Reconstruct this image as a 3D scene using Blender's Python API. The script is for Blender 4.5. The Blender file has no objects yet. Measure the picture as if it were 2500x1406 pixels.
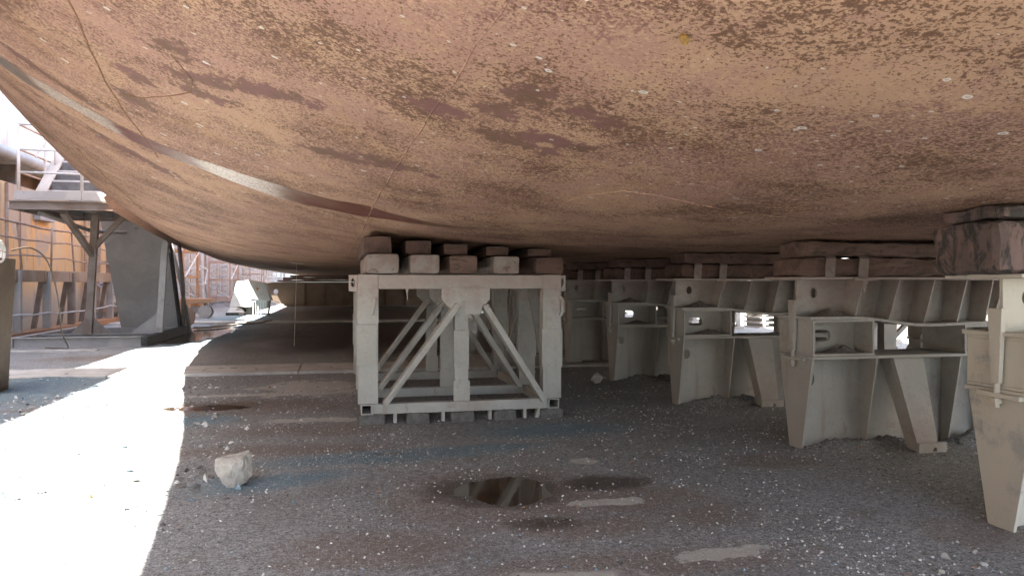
import bpy, bmesh, math, random
import numpy as np
from mathutils import Vector, Matrix, noise as mnoise

random.seed(7)
rng = np.random.default_rng(11)
SC = bpy.context.scene
COL = SC.collection
R = math.radians

# ------------------------------------------------------------------ camera, sky, sun, exposure
cam_d = bpy.data.cameras.new("camera")
cam = bpy.data.objects.new("camera", cam_d); COL.objects.link(cam)
cam.location = (0, 0, 1.45)
cam.rotation_euler = (R(90 - 0.397), 0, R(-12.5))
cam_d.sensor_width = 36.0; cam_d.lens = 27.0
cam_d.clip_start = 0.05; cam_d.clip_end = 3000
SC.camera = cam

SUN = Vector((-.45, -.25, .9)).normalized()          # towards the sun
elev = math.asin(SUN.z); azim = math.atan2(SUN.x, SUN.y)
w = bpy.data.worlds.new("World"); SC.world = w; w.use_nodes = True
nt = w.node_tree
sky = nt.nodes.new("ShaderNodeTexSky"); sky.sky_type = 'NISHITA'; sky.sun_disc = False
sky.sun_elevation = elev; sky.sun_rotation = azim
sky.air_density = 1.0; sky.dust_density = 2.0; sky.ozone_density = 1.0
bg = nt.nodes["Background"]; nt.links.new(sky.outputs[0], bg.inputs[0]); bg.inputs[1].default_value = 0.11
sd = bpy.data.lights.new("sun", 'SUN'); sd.energy = 5.0; sd.angle = R(0.5); sd.color = (1, .97, .92)
so = bpy.data.objects.new("sun", sd); COL.objects.link(so)
so.rotation_euler = SUN.to_track_quat('Z', 'Y').to_euler(); so.location = SUN * 60
SC.view_settings.view_transform = 'Standard'; SC.view_settings.look = 'None'
SC.view_settings.gamma = 1.0; SC.view_settings.use_curve_mapping = False
SC.view_settings.exposure = 3.42
SC.render.engine = 'CYCLES'
cy = SC.cycles
cy.max_bounces = 10; cy.diffuse_bounces = 7; cy.glossy_bounces = 4
cy.use_denoising = True
cy.sample_clamp_indirect = 12

# ------------------------------------------------------------------ material helpers
class NT:
    def __init__(s, name):
        s.m = bpy.data.materials.new(name); s.m.use_nodes = True
        s.t = s.m.node_tree; s.b = s.t.nodes["Principled BSDF"]
        s.tc = s.t.nodes.new("ShaderNodeTexCoord")
        s.co = s.tc.outputs['Object']
    def n(s, ty, **kw):
        o = s.t.nodes.new(ty)
        for k, v in kw.items(): setattr(o, k, v)
        return o
    def put(s, sock, v):
        if isinstance(v, bpy.types.NodeSocket): s.t.links.new(v, sock)
        elif isinstance(v, (tuple, list)) and len(v) == 3 and sock.type == 'RGBA': sock.default_value = (*v, 1)
        else: sock.default_value = v
    def noise(s, scale, detail=4, rough=.55, dist=0, co=None, color=False):
        o = s.n("ShaderNodeTexNoise"); s.put(o.inputs['Vector'], co or s.co)
        o.inputs['Scale'].default_value = scale; o.inputs['Detail'].default_value = detail
        o.inputs['Roughness'].default_value = rough; o.inputs['Distortion'].default_value = dist
        return o.outputs['Color' if color else 'Fac']
    def vor(s, scale, co=None, rnd=1.0, feature='F1'):
        o = s.n("ShaderNodeTexVoronoi", feature=feature, voronoi_dimensions='2D'); s.put(o.inputs['Vector'], co or s.co)
        o.inputs['Scale'].default_value = scale; o.inputs['Randomness'].default_value = rnd
        return o
    def math(s, op, a, b=0.0, c=0.0, clamp=False):
        o = s.n("ShaderNodeMath", operation=op, use_clamp=clamp)
        s.put(o.inputs[0], a); s.put(o.inputs[1], b); s.put(o.inputs[2], c)
        return o.outputs[0]
    def step(s, v, a, b):                       # 0 at a, 1 at b
        o = s.n("ShaderNodeMapRange", interpolation_type='SMOOTHSTEP')
        s.put(o.inputs[0], v)
        if a <= b: o.inputs[1].default_value, o.inputs[2].default_value, o.inputs[3].default_value, o.inputs[4].default_value = a, b, 0, 1
        else: o.inputs[1].default_value, o.inputs[2].default_value, o.inputs[3].default_value, o.inputs[4].default_value = b, a, 1, 0
        return o.outputs[0]
    def mix(s, f, a, b):
        o = s.n("ShaderNodeMix", data_type='RGBA')
        s.put(o.inputs[0], f); s.put(o.inputs[6], a); s.put(o.inputs[7], b)
        return o.outputs[2]
    def map(s, sc=(1, 1, 1), loc=(0, 0, 0), rot=(0, 0, 0), co=None):
        o = s.n("ShaderNodeMapping"); s.put(o.inputs[0], co or s.co)
        o.inputs['Scale'].default_value = sc; o.inputs['Location'].default_value = loc; o.inputs['Rotation'].default_value = rot
        return o.outputs[0]
    def ell(s, cx, cy_, rx, ry, edge=.25, warp=None, k=.5, rot=0.0):   # soft ellipse stain at a fixed place
        o = s.n("ShaderNodeMapping", vector_type='TEXTURE'); s.put(o.inputs[0], s.co)
        o.inputs['Location'].default_value = (cx, cy_, 0); o.inputs['Scale'].default_value = (rx, ry, 1e6); o.inputs['Rotation'].default_value = (0, 0, rot)
        l = s.n("ShaderNodeVectorMath", operation='LENGTH'); s.put(l.inputs[0], o.outputs[0])
        d = l.outputs['Value']
        if warp is not None: d = s.math('ADD', d, s.math('MULTIPLY', s.math('SUBTRACT', warp, .5), k * 2))
        return s.step(d, 1 + edge, 1 - edge)
    def bump(s, h, strength=.3, dist=.01):
        o = s.n("ShaderNodeBump"); s.put(o.inputs['Height'], h)
        o.inputs['Strength'].default_value = strength; o.inputs['Distance'].default_value = dist
        s.t.links.new(o.outputs[0], s.b.inputs['Normal'])
    def out(s, col, rough=.7, metal=0.0, spec=.4):
        s.put(s.b.inputs['Base Color'], col); s.put(s.b.inputs['Roughness'], rough); s.put(s.b.inputs['Metallic'], metal)
        s.b.inputs['Specular IOR Level'].default_value = spec
        return s.m

def m_hull():
    s = NT("hull_paint")
    big = s.noise(.8, 5, .6); mid = s.noise(3.2, 8, .68, .4); fine = s.noise(24, 7, .75)
    tan = s.mix(s.noise(6, 5, .6), (.42, .25, .155), (.53, .34, .215))
    pink = s.mix(s.noise(4, 5, .6), (.355, .19, .145), (.455, .275, .20))
    v = s.math('ADD', s.math('MULTIPLY', big, .55), s.math('ADD', s.math('MULTIPLY', mid, .5), s.math('MULTIPLY', fine, .6)))
    c = s.mix(s.step(v, .74, .90), tan, pink)
    # maroon undercoat showing through eroded paint, in flaky clouds
    reg = s.noise(.9, 4, .6)
    e = s.math('ADD', s.math('MULTIPLY', reg, .9), s.math('ADD', s.math('MULTIPLY', s.noise(13, 6, .8), .5), s.math('MULTIPLY', s.noise(46, 4, .7), .35)))
    c = s.mix(s.math('MULTIPLY', s.step(e, .895, .95), .75), c, (.225, .105, .095))
    # tan flakes left standing
    fl = s.math('ADD', s.noise(58, 4, .7), s.math('MULTIPLY', reg, .5))
    c = s.mix(s.math('MULTIPLY', s.step(fl, .78, .83), .6), c, (.57, .375, .23))
    # brown rust flecks of two sizes
    rg2 = s.noise(1.4, 5, .65)
    sp = s.math('ADD', s.noise(62, 4, .7), s.math('MULTIPLY', rg2, .45))
    c = s.mix(s.math('MULTIPLY', s.step(sp, .755, .795), .9), c, (.145, .072, .040))
    sp3 = s.math('ADD', s.noise(23, 6, .75), s.math('MULTIPLY', rg2, .6))
    c = s.mix(s.math('MULTIPLY', s.step(sp3, .875, .905), .9), c, (.15, .078, .048))
    # ochre rust bloom
    c = s.mix(s.math('MULTIPLY', s.step(s.noise(1.9, 6, .7), .56, .74), .5), c, (.36, .20, .095))
    # bare dark patches with ragged edges
    wp = s.noise(15, 7, .8); wq = s.noise(4.5, 4, .6)
    wp = s.math('ADD', s.math('MULTIPLY', wp, .55), s.math('MULTIPLY', wq, .45))
    dk = None
    for (x, y, rx, ry, ro) in [(-1.17, 4.93, .13, .12, .3), (-.92, 4.75, .26, .07, -.25), (-1.38, 5.6, .13, .22, .3), (-.74, 4.70, .13, .09, -.2), (-.84, 4.12, .15, .09, -.3), (-.45, 4.25, .42, .08, -.5),
                               (.78, 3.11, .09, .12, 0), (.69, 3.40, .17, .08, .2), (.47, 3.62, .12, .09, 0), (.97, 3.62, .20, .08, .1), (1.13, 3.2, .14, .08, .1), (.85, 3.8, .25, .08, .2),
                               (-.09, 5.03, .24, .09, -.1), (.3, 4.9, .25, .1, 0), (-1.9, 7.9, .5, .12, .6), (-2.2, 6.2, .5, .08, .6)]:
        k = s.ell(x, y, rx, ry, .07, wp, 5.0, ro)
        dk = k if dk is None else s.math('MAXIMUM', dk, k)
    c = s.mix(s.math('MULTIPLY', dk, .92), c, s.mix(s.step(mid, .4, .6), (.20, .095, .085), (.155, .088, .055)))
    # white barnacle scars
    wv = s.n("ShaderNodeVectorMath", operation='ADD'); s.put(wv.inputs[0], s.map((1, 1, 1), (0, 0, 0), (0, R(20), 0)))
    sc_ = s.n("ShaderNodeVectorMath", operation='SCALE'); s.put(sc_.inputs[0], s.noise(30, 3, .6, color=True)); sc_.inputs['Scale'].default_value = .022
    s.put(wv.inputs[1], sc_.outputs[0])
    for scale, rad, gate in ((3.2, .046, .42), (6.5, .050, .42)):
        vo = s.vor(scale, wv.outputs[0])
        sep = s.n("ShaderNodeSeparateColor"); s.put(sep.inputs[0], vo.outputs['Color'])
        r_ = s.math('MULTIPLY', s.math('SUBTRACT', sep.outputs[0], s.math('ADD', gate - .28, s.math('MULTIPLY', s.noise(.7, 3, .6), .62))), rad * 2.4)
        inside = s.step(s.math('SUBTRACT', vo.outputs['Distance'], r_), .006, -.006)
        ring = s.step(s.math('ABSOLUTE', s.math('SUBTRACT', vo.outputs['Distance'], s.math('MULTIPLY', r_, .8))), .02, .006)
        c = s.mix(s.math('MULTIPLY', inside, s.math('ADD', .40, s.math('MULTIPLY', ring, .45))), c, (.76, .73, .65))
    c = s.mix(.15, c, (.0, .0, .0))
    s.bump(s.math('ADD', s.math('MULTIPLY', fine, .8), s.math('MULTIPLY', sp, .4)), .4, .006)
    return s.out(c, s.math('ADD', .62, s.math('MULTIPLY', fine, .3)), 0, .3)

def m_strip():
    s = NT("bare_polished_strip")
    c = s.mix(s.step(s.noise(.9, 5, .7), .40, .58), (.13, .038, .028), (.17, .09, .045))
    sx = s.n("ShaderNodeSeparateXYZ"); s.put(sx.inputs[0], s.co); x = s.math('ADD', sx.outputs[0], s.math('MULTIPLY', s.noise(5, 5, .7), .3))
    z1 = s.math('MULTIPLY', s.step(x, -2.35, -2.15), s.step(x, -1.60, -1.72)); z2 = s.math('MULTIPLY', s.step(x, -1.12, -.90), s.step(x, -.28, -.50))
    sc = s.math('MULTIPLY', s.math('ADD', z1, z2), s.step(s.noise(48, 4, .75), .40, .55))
    c = s.mix(s.math('MULTIPLY', sc, .9), c, (.60, .53, .45))  # pale zones paint the bright ground's reflection into the strip colour
    c = s.mix(s.step(x, -2.25, -2.4), c, (.10, .095, .085))
    s.bump(s.math('ADD', s.noise(55, 3, .6), s.math('MULTIPLY', s.noise(14, 3, .6), .8)), .55, .012)
    return s.out(c, s.math('ADD', .22, s.math('MULTIPLY', s.noise(8, 4), .25)), 0, .6)

def m_simple(name, a, b, scale=5, detail=6, rough=.75, bumps=.25, lo=.38, hi=.62, metal=0, third=None, spec=.35, stretch=None):
    s = NT(name)
    co = s.map(stretch) if stretch else None
    c = s.mix(s.step(s.noise(scale, detail, .65, .3, co), lo, hi), a, b)
    if third: c = s.mix(s.math('MULTIPLY', s.step(s.noise(scale * 1.7, 7, .72, .5, co), third[1], third[1] + .1), third[2]), c, third[0])
    if bumps: s.bump(s.noise(scale * 9, 5, .7), bumps, .006)
    return s.out(c, rough, metal, spec)

def m_steel(name="dusty_grey_steel", cream=None):
    s = NT(name)
    oi = s.n("ShaderNodeObjectInfo")
    c = s.mix(s.step(s.noise(2.2, 5, .6), .35, .65), (.385, .375, .345), (.455, .445, .41))
    c = s.mix(s.math('MULTIPLY', s.step(s.noise(9, 7, .75), .48, .68), .45), c, (.27, .26, .24))
    c = s.mix(s.math('MULTIPLY', s.step(s.noise(3.3, 8, .78, .8), .57, .68), .6), c, (.29, .205, .15))
    run = s.noise(6, 6, .72, .3, s.map((1, 1, .14)))
    c = s.mix(s.math('MULTIPLY', s.step(run, .56, .70), .5), c, (.30, .235, .17))
    c = s.mix(s.math('MULTIPLY', s.step(s.noise(1.3, 4, .6), .55, .68), .35), c, (.34, .25, .22))
    c = s.mix(s.math('MULTIPLY', s.step(s.noise(17, 8, .8), .60, .66), .55), c, (.155, .115, .09))
    c = s.mix(s.math('MULTIPLY', s.step(s.noise(110, 3, .7), .58, .70), .4), c, (.54, .525, .49))
    c = s.mix(s.math('MULTIPLY', oi.outputs['Random'], .18), c, (.42, .37, .29))
    sz = s.n('ShaderNodeSeparateXYZ'); s.put(sz.inputs[0], s.co)
    ov = s.step(s.math('ADD', sz.outputs[2], s.math('MULTIPLY', s.noise(4.5, 6, .7), .9)), 1.55, 1.95)
    c = s.mix(s.math('MULTIPLY', ov, .55), c, (.33, .225, .185))
    if cream: c = s.mix(s.math('MULTIPLY', s.step(s.noise(2.6, 6, .7), .34, .46), .8), c, cream)  # cream paint, lightened to stand in for light the nearest block lacks
    s.bump(s.math('ADD', s.noise(60, 5, .75), s.math('MULTIPLY', s.noise(9, 5, .6), 1.6)), .5, .008)
    return s.out(c, .85, 0, .22)

def m_ground():
    s = NT("gritty_dock_floor")
    f = s.noise(150, 4, .75); f2 = s.noise(45, 6, .7); md = s.noise(2.3, 6, .65); bg_ = s.noise(.7, 5, .6)
    wp = s.noise(4, 7, .68)
    g1 = s.noise(85, 3, .8); g2 = s.noise(32, 5, .75)
    gr = s.math('ADD', s.math('MULTIPLY', g1, .55), s.math('MULTIPLY', g2, .45))
    c = s.mix(s.step(gr, .38, .64), (.098, .100, .099), (.42, .426, .418))
    c = s.mix(s.math('MULTIPLY', s.step(bg_, .45, .65), .35), c, (.13, .127, .118))
    c = s.mix(s.math('MULTIPLY', s.step(md, .55, .72), .4), c, (.15, .118, .085))
    # blue abrasive grit; ellipses nearest the wall put bluish shade and sky reflection into colour
    bl = None
    for a in [(.45, 6.45, 1.05, .25, .45, .12), (1.25, 6.6, .5, .16, .5, 0), (-.45, 5.8, .55, .20, .6, .3), (2.0, 7.3, .7, .35, .7, 0), (-1.5, 8.6, .4, .35, .6, 0), (-4.4, 11.5, 1.2, 1.8, .7, 0), (-4.3, 9, .9, 1, .7, 0), (-3.6, 24, 1.3, 6, .5, 0), (-3.6, 33, 1.5, 6, .5, 0)]:
        k = s.ell(*a[:4], a[4], wp, .55, a[5]); bl = k if bl is None else s.math('MAXIMUM', bl, k)
    c = s.mix(s.math('MULTIPLY', s.math('MULTIPLY', bl, .9), s.step(f2, .32, .60)), c, (.095, .195, .25))
    # rust-brown seepage
    br = None
    for a in [(1.1, 5.05, .75, .75, .4, 0), (1.9, 4.85, .5, .3, .5, 0), (-1.1, 9.35, 1.1, .55, .4, 0), (-.3, 7.8, .8, .28, .5, 0), (-.6, 6.9, .9, .22, .5, 0), (3.4, 5.6, .4, .22, .5, 0), (3.6, 3.75, .35, .3, .5, .3), (1.5, 3.7, .9, .2, .6, 0), (.2, 4.2, .5, .3, .6, 0), (1.4, 4.35, .5, .2, .6, 0), (2.2, 4.4, .3, .2, .7, 0), (-3.0, 9.6, 1.2, .12, .5, 0), (-4.5, 16, 1, .6, .5, 0)]:
        k = s.ell(*a[:4], a[4], wp, .7, a[5]); br = k if br is None else s.math('MAXIMUM', br, k)
    c = s.mix(s.math('MULTIPLY', br, .42), c, s.mix(f2, (.13, .075, .042), (.20, .125, .075)))
    # damp dark; the largest ellipse also paints under-hull darkness into the floor
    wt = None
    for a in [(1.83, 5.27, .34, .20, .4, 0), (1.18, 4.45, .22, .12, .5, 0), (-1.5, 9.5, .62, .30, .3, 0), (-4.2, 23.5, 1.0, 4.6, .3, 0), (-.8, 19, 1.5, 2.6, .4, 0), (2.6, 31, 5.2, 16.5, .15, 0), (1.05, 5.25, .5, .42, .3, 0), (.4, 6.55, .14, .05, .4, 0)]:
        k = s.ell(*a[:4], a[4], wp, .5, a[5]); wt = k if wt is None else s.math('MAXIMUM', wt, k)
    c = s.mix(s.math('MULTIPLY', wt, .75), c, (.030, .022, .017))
    # pale bare concrete showing through the grit
    cc = None
    for a in [(1.70, 4.79, .24, .075, .10, .08), (1.89, 5.90, .13, .085, .12, 0), (1.97, 3.76, .30, .075, .10, .12), (1.12, 3.60, .32, .08, .3, 0), (-1.0, 10.35, 1.0, .13, .10, 0), (-.35, 10.9, .75, .75, .25, 0), (-.2, 8.30, .55, .12, .12, 0), (2.7, 14.5, 1.4, .9, .2, 0), (-4.8, 13.6, 2, .5, .3, 0)]:
        k = s.ell(*a[:4], a[4], wp, 1.8, a[5]); cc = k if cc is None else s.math('MAXIMUM', cc, k)
    conc = s.mix(s.step(s.noise(14, 6, .7), .35, .7), (.46, .445, .405), (.38, .36, .32))
    c = s.mix(s.math('MULTIPLY', cc, s.step(f2, .26, .40)), c, conc)
    # pale chips
    for scale, gate, rad in ((34, .62, .55), (75, .60, .6)):
        vo = s.vor(scale); sep = s.n("ShaderNodeSeparateColor"); s.put(sep.inputs[0], vo.outputs['Color'])
        r_ = s.math('MULTIPLY', s.math('SUBTRACT', sep.outputs[0], gate), rad)
        ins = s.step(s.math('SUBTRACT', vo.outputs['Distance'], r_), .04, -.04)
        c = s.mix(s.math('MULTIPLY', ins, .8), c, s.mix(sep.outputs[1], (.30, .29, .27), (.62, .61, .58)))
    dry = s.math('SUBTRACT', 1, wt)
    h = s.math('MULTIPLY', s.math('ADD', s.math('MULTIPLY', f, .7), f2), s.math('ADD', .25, s.math('MULTIPLY', dry, .75)))
    s.bump(h, .8, .012)
    return s.out(c, s.math('SUBTRACT', .9, s.math('MULTIPLY', wt, .55)), 0, .35)

def m_wall():
    s = NT("rusty_dock_wall")
    st = s.map((1, .5, .10)); st2 = s.map((1, 1.6, .22))
    c = s.mix(s.step(s.noise(1.5, 6, .65, .3, st), .38, .62), (.68, .42, .18), (.63, .48, .29))
    c = s.mix(s.math('MULTIPLY', s.step(s.noise(2.2, 7, .7, .4, st2), .54, .66), .8), c, (.44, .23, .10))
    sep = s.n("ShaderNodeSeparateXYZ"); s.put(sep.inputs[0], s.co)
    lowz = s.math('ADD', sep.outputs[2], s.math('MULTIPLY', s.noise(1.2, 5, .6), 1.4))
    c = s.mix(s.math('MULTIPLY', s.step(lowz, 2.4, 1.5), .6), c, (.56, .52, .46))
    c = s.mix(s.math('MULTIPLY', s.step(s.noise(.55, 3, .5, 0, s.map((1, 1, .8), (3, 0, 1))), .58, .61), .55), c, (.34, .33, .32))
    s.bump(s.noise(20, 6, .7), .2, .01)
    return s.out(c, .7, 0, .3)
def m_wall_up():
    s = NT("pale_streaked_wall")
    st = s.map((1, .8, .09))
    c = s.mix(s.step(s.noise(1.4, 6, .7, .3, st), .48, .68), (.68, .64, .55), (.46, .32, .24))
    c = s.mix(s.math('MULTIPLY', s.step(s.noise(2.6, 7, .7, .3, st), .60, .70), .7), c, (.33, .17, .10))
    s.bump(s.noise(20, 6, .7), .2, .01)
    return s.out(c, .6, 0, .35)

M = {}
M['hull'] = m_hull(); M['strip'] = m_strip(); M['steel'] = m_steel(); M['creamsteel'] = m_steel("cream_dusted_steel", (.58, .53, .43)); M['ground'] = m_ground(); M['wall'] = m_wall(); M['wallup'] = m_wall_up()
M['seam'] = m_simple("weld_bead", (.46, .26, .19), (.36, .19, .12), 14, 6, .8, .5, third=((.36, .20, .06), .55, .6))
M['seam_rust'] = m_simple("rusty_weld_bead", (.17, .088, .05), (.26, .14, .07), 10, 6, .85, .6)
M['plate'] = m_simple("doubler_paint", (.29, .165, .09), (.33, .16, .10), 3, 7, .75, .2, third=((.17, .07, .05), .62, .6))
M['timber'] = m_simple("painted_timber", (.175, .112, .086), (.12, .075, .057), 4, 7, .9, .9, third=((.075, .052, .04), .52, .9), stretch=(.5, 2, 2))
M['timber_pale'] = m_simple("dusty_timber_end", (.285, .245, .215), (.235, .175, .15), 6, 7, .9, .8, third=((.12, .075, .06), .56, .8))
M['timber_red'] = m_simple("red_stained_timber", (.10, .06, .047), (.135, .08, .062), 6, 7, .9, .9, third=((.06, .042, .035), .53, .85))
M['timber_burnt'] = m_simple("charred_timber", (.18, .118, .10), (.12, .086, .074), 5, 7, .9, .7, third=((.045, .040, .036), .47, .95), stretch=(1, 1, .45))
M['concrete'] = m_simple("rough_concrete", (.12, .115, .105), (.17, .162, .15), 14, 8, .95, 1.0, third=((.06, .055, .05), .55, .7))
M['rock'] = m_simple("broken_concrete", (.43, .405, .36), (.34, .315, .275), 9, 7, .95, .9, third=((.22, .195, .165), .60, .6))
M['dirt'] = m_simple("spent_grit", (.135, .118, .105), (.215, .195, .175), 40, 5, .95, .9, third=((.10, .07, .045), .60, .5))
M['rail'] = m_simple("dusty_floor_plate", (.49, .475, .44), (.38, .365, .335), 3, 7, .85, .3, third=((.17, .13, .10), .62, .6))
M['tower'] = m_simple("grimy_grey_paint", (.30, .295, .285), (.37, .355, .335), 1.6, 6, .55, .15, third=((.15, .095, .06), .60, .6), spec=.45)
M['tower_brown'] = m_simple("brown_grey_paint", (.20, .155, .125), (.26, .225, .195), 2.0, 6, .65, .2, third=((.27, .14, .075), .58, .7))
M['panel'] = m_simple("oily_grey_plate", (.27, .265, .25), (.34, .335, .315), 1.1, 6, .42, .12, third=((.07, .075, .085), .60, .7), spec=.5)
M['tube'] = m_simple("rusty_pale_tube", (.40, .32, .27), (.34, .22, .15), 3, 6, .7, .2, third=((.22, .11, .06), .58, .8))
M['greytube'] = m_simple("galvanised_tube", (.58, .58, .58), (.46, .45, .44), 3, 6, .6, .15, third=((.24, .15, .10), .60, .7))
M['orange'] = m_simple("orange_brown_paint", (.42, .21, .10), (.36, .24, .16), 3, 6, .7, .15, third=((.22, .12, .08), .60, .7))
M['pink'] = m_simple("faded_pink_grey_paint", (.46, .32, .26), (.40, .32, .28), 3, 6, .7, .15, third=((.25, .14, .09), .60, .7))
M['bluewood'] = m_simple("weathered_beam_paint", (.36, .30, .24), (.30, .22, .15), 1.2, 6, .8, .3, third=((.06, .10, .20), .58, .9))
M['white'] = m_simple("white_coated_steel", (.62, .61, .59), (.54, .52, .49), 2, 6, .7, .2, third=((.50, .22, .26), .72, .8))
M['cream'] = m_simple("cream_dust_paint", (.48, .455, .41), (.40, .375, .33), 2, 6, .75, .25, third=((.28, .20, .13), .62, .6))
M['darkbeam'] = m_simple("brown_primer_steel", (.12, .088, .062), (.15, .112, .08), 1.5, 6, .75, .2, third=((.12, .09, .075), .62, .6))
M['dullwall'] = m_simple('dull_grey_wall', (.27, .26, .24), (.22, .21, .19), 2, 6, .8, .2)
M['stair'] = m_simple('dark_grey_steps', (.085, .085, .085), (.13, .13, .128), 4, 6, .6, .2)
M['black'] = m_simple("black_rubber", (.025, .025, .027), (.05, .048, .045), 8, 5, .6, .2)
M['darkpost'] = m_simple("brown_painted_post", (.085, .062, .045), (.12, .088, .062), 3, 6, .6, .25, third=((.16, .10, .06), .62, .6))
M['ropewhite'] = m_simple("white_hose", (.72, .71, .69), (.62, .61, .58), 8, 5, .6, .2)
M['line'] = m_simple("pale_line", (.42, .38, .32), (.5, .46, .4), 8, 5, .6, 0)
M['amber'] = m_simple("amber_growth", (.36, .20, .03), (.20, .11, .03), 30, 5, .5, .5)
for nm, a, b in (('chipw', (.50, .49, .46), (.66, .65, .62)), ('chipg', (.24, .23, .215), (.34, .33, .31)), ('chipd', (.09, .085, .08), (.14, .13, .12)), ('chipb', (.14, .21, .25), (.28, .36, .40)), ('chipo', (.42, .18, .06), (.30, .15, .08))):
    M[nm] = m_simple("grit_" + nm, a, b, 25, 3, .85, 0)
def m_water():
    s = NT("puddle_water")
    c = s.mix(s.step(s.noise(3, 5, .6), .4, .65), (.036, .024, .016), (.055, .037, .024))
    s.bump(s.noise(9, 3, .5), .02, .01)
    return s.out(c, .06, 0, .5)
M['water'] = m_water()

# ------------------------------------------------------------------ mesh helpers
class MB:
    def __init__(s): s.v = []; s.f = []; s.mi = []; s.cur = 0
    def _add(s, vs, fs):
        b = len(s.v); s.v += [tuple(p) for p in vs]
        for f in fs: s.f.append([b + i for i in f]); s.mi.append(s.cur)
        return s
    def box(s, x0, x1, y0, y1, z0, z1):
        return s._add([(x0, y0, z0), (x1, y0, z0), (x1, y1, z0), (x0, y1, z0), (x0, y0, z1), (x1, y0, z1), (x1, y1, z1), (x0, y1, z1)],
                      [(0, 3, 2, 1), (4, 5, 6, 7), (0, 1, 5, 4), (1, 2, 6, 5), (2, 3, 7, 6), (3, 0, 4, 7)])
    def hexa(s, lo, hi):                          # two quads
        return s._add(list(lo) + list(hi), [(3, 2, 1, 0), (4, 5, 6, 7), (0, 1, 5, 4), (1, 2, 6, 5), (2, 3, 7, 6), (3, 0, 4, 7)])
    def prism(s, poly, axis, a, b):               # poly in the two other axes (cyclic order), extruded along axis
        def P(q, t):
            return {'x': (t, q[0], q[1]), 'y': (q[0], t, q[1]), 'z': (q[0], q[1], t)}[axis]
        n = len(poly)
        return s._add([P(q, a) for q in poly] + [P(q, b) for q in poly],
                      [tuple(range(n))[::-1], tuple(range(n, 2 * n))] + [(i, (i + 1) % n, n + (i + 1) % n, n + i) for i in range(n)])
    def bar(s, p, q, w_, h_, up=(0, 0, 1)):
        p, q = Vector(p), Vector(q); d = (q - p).normalized(); u = Vector(up)
        if abs(d.dot(u)) > .98: u = Vector((0, 1, 0))
        a = d.cross(u).normalized() * w_ / 2; b = a.cross(d).normalized() * h_ / 2
        return s.hexa([p - a - b, p + a - b, p + a + b, p - a + b], [q - a - b, q + a - b, q + a + b, q - a + b])
    def tube(s, pts, r, n=8, cap=True):
        pts = [Vector(p) for p in pts]; base = len(s.v); prev = None
        for i, p in enumerate(pts):
            d = (pts[min(i + 1, len(pts) - 1)] - pts[max(i - 1, 0)]).normalized()
            if prev is None:
                u = Vector((0, 0, 1)) if abs(d.z) < .9 else Vector((1, 0, 0)); a = d.cross(u).normalized()
            else: a = (prev - d * prev.dot(d)).normalized()
            prev = a; b = d.cross(a); rr = r[i] if isinstance(r, (list, tuple)) else r
            for k in range(n):
                t = 2 * math.pi * k / n; s.v.append(tuple(p + (a * math.cos(t) + b * math.sin(t)) * rr))
        for i in range(len(pts) - 1):
            for k in range(n):
                s.f.append([base + i * n + k, base + i * n + (k + 1) % n, base + (i + 1) * n + (k + 1) % n, base + (i + 1) * n + k]); s.mi.append(s.cur)
        if cap:
            s.f.append([base + k for k in range(n)][::-1]); s.mi.append(s.cur)
            e = base + (len(pts) - 1) * n; s.f.append([e + k for k in range(n)]); s.mi.append(s.cur)
        return s
    def torus(s, c, Rr, r, axis='x', n=24, m=8, arc=1.0):
        pts = []
        for i in range(n + 1):
            t = 2 * math.pi * arc * i / n; a, b = math.cos(t) * Rr, math.sin(t) * Rr
            pts.append((c[0], c[1] + a, c[2] + b) if axis == 'x' else (c[0] + a, c[1], c[2] + b) if axis == 'y' else (c[0] + a, c[1] + b, c[2]))
        return s.tube(pts, r, m)
    def holed(s, x0, x1, z0, z1, y0, y1, hole, axis='y'):   # rectangular plate with a hole (list of x,z points)
        def P(q, t): return (q[0], t, q[1]) if axis == 'y' else (t, q[0], q[1])
        n = len(hole); cx = sum(p[0] for p in hole) / n; cz = sum(p[1] for p in hole) / n
        outer = []
        for (hx, hz) in hole:
            dx, dz = hx - cx, hz - cz; t = 1e9
            if dx > 1e-9: t = min(t, (x1 - cx) / dx)
            if dx < -1e-9: t = min(t, (x0 - cx) / dx)
            if dz > 1e-9: t = min(t, (z1 - cz) / dz)
            if dz < -1e-9: t = min(t, (z0 - cz) / dz)
            outer.append([cx + dx * t, cz + dz * t])
        for c in ((x0, z0), (x0, z1), (x1, z0), (x1, z1)):
            j = min(range(n), key=lambda i: (outer[i][0] - c[0]) ** 2 + (outer[i][1] - c[1]) ** 2); outer[j] = list(c)
        vs = [P(q, y0) for q in outer] + [P(q, y0) for q in hole] + [P(q, y1) for q in outer] + [P(q, y1) for q in hole]
        fs = []
        for i in range(n):
            j = (i + 1) % n
            fs += [(i, j, n + j, n + i), (2 * n + j, 2 * n + i, 3 * n + i, 3 * n + j), (n + i, n + j, 3 * n + j, 3 * n + i), (j, i, 2 * n + i, 2 * n + j)]
        return s._add(vs, fs)
    def build(s, name, mats, parent=None, bevel=0.0, smooth=False, loc=None):
        me = bpy.data.meshes.new(name); me.from_pydata(s.v, [], s.f)
        for m in (mats if isinstance(mats, (list, tuple)) else [mats]): me.materials.append(m)
        if any(s.mi): me.polygons.foreach_set('material_index', s.mi)
        bm = bmesh.new(); bm.from_mesh(me); bmesh.ops.recalc_face_normals(bm, faces=bm.faces[:]); bm.to_mesh(me); bm.free()
        if smooth: me.polygons.foreach_set('use_smooth', [True] * len(me.polygons))
        o = bpy.data.objects.new(name, me); COL.objects.link(o)
        if parent is not None: o.parent = parent
        if loc is not None: o.location = loc
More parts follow.
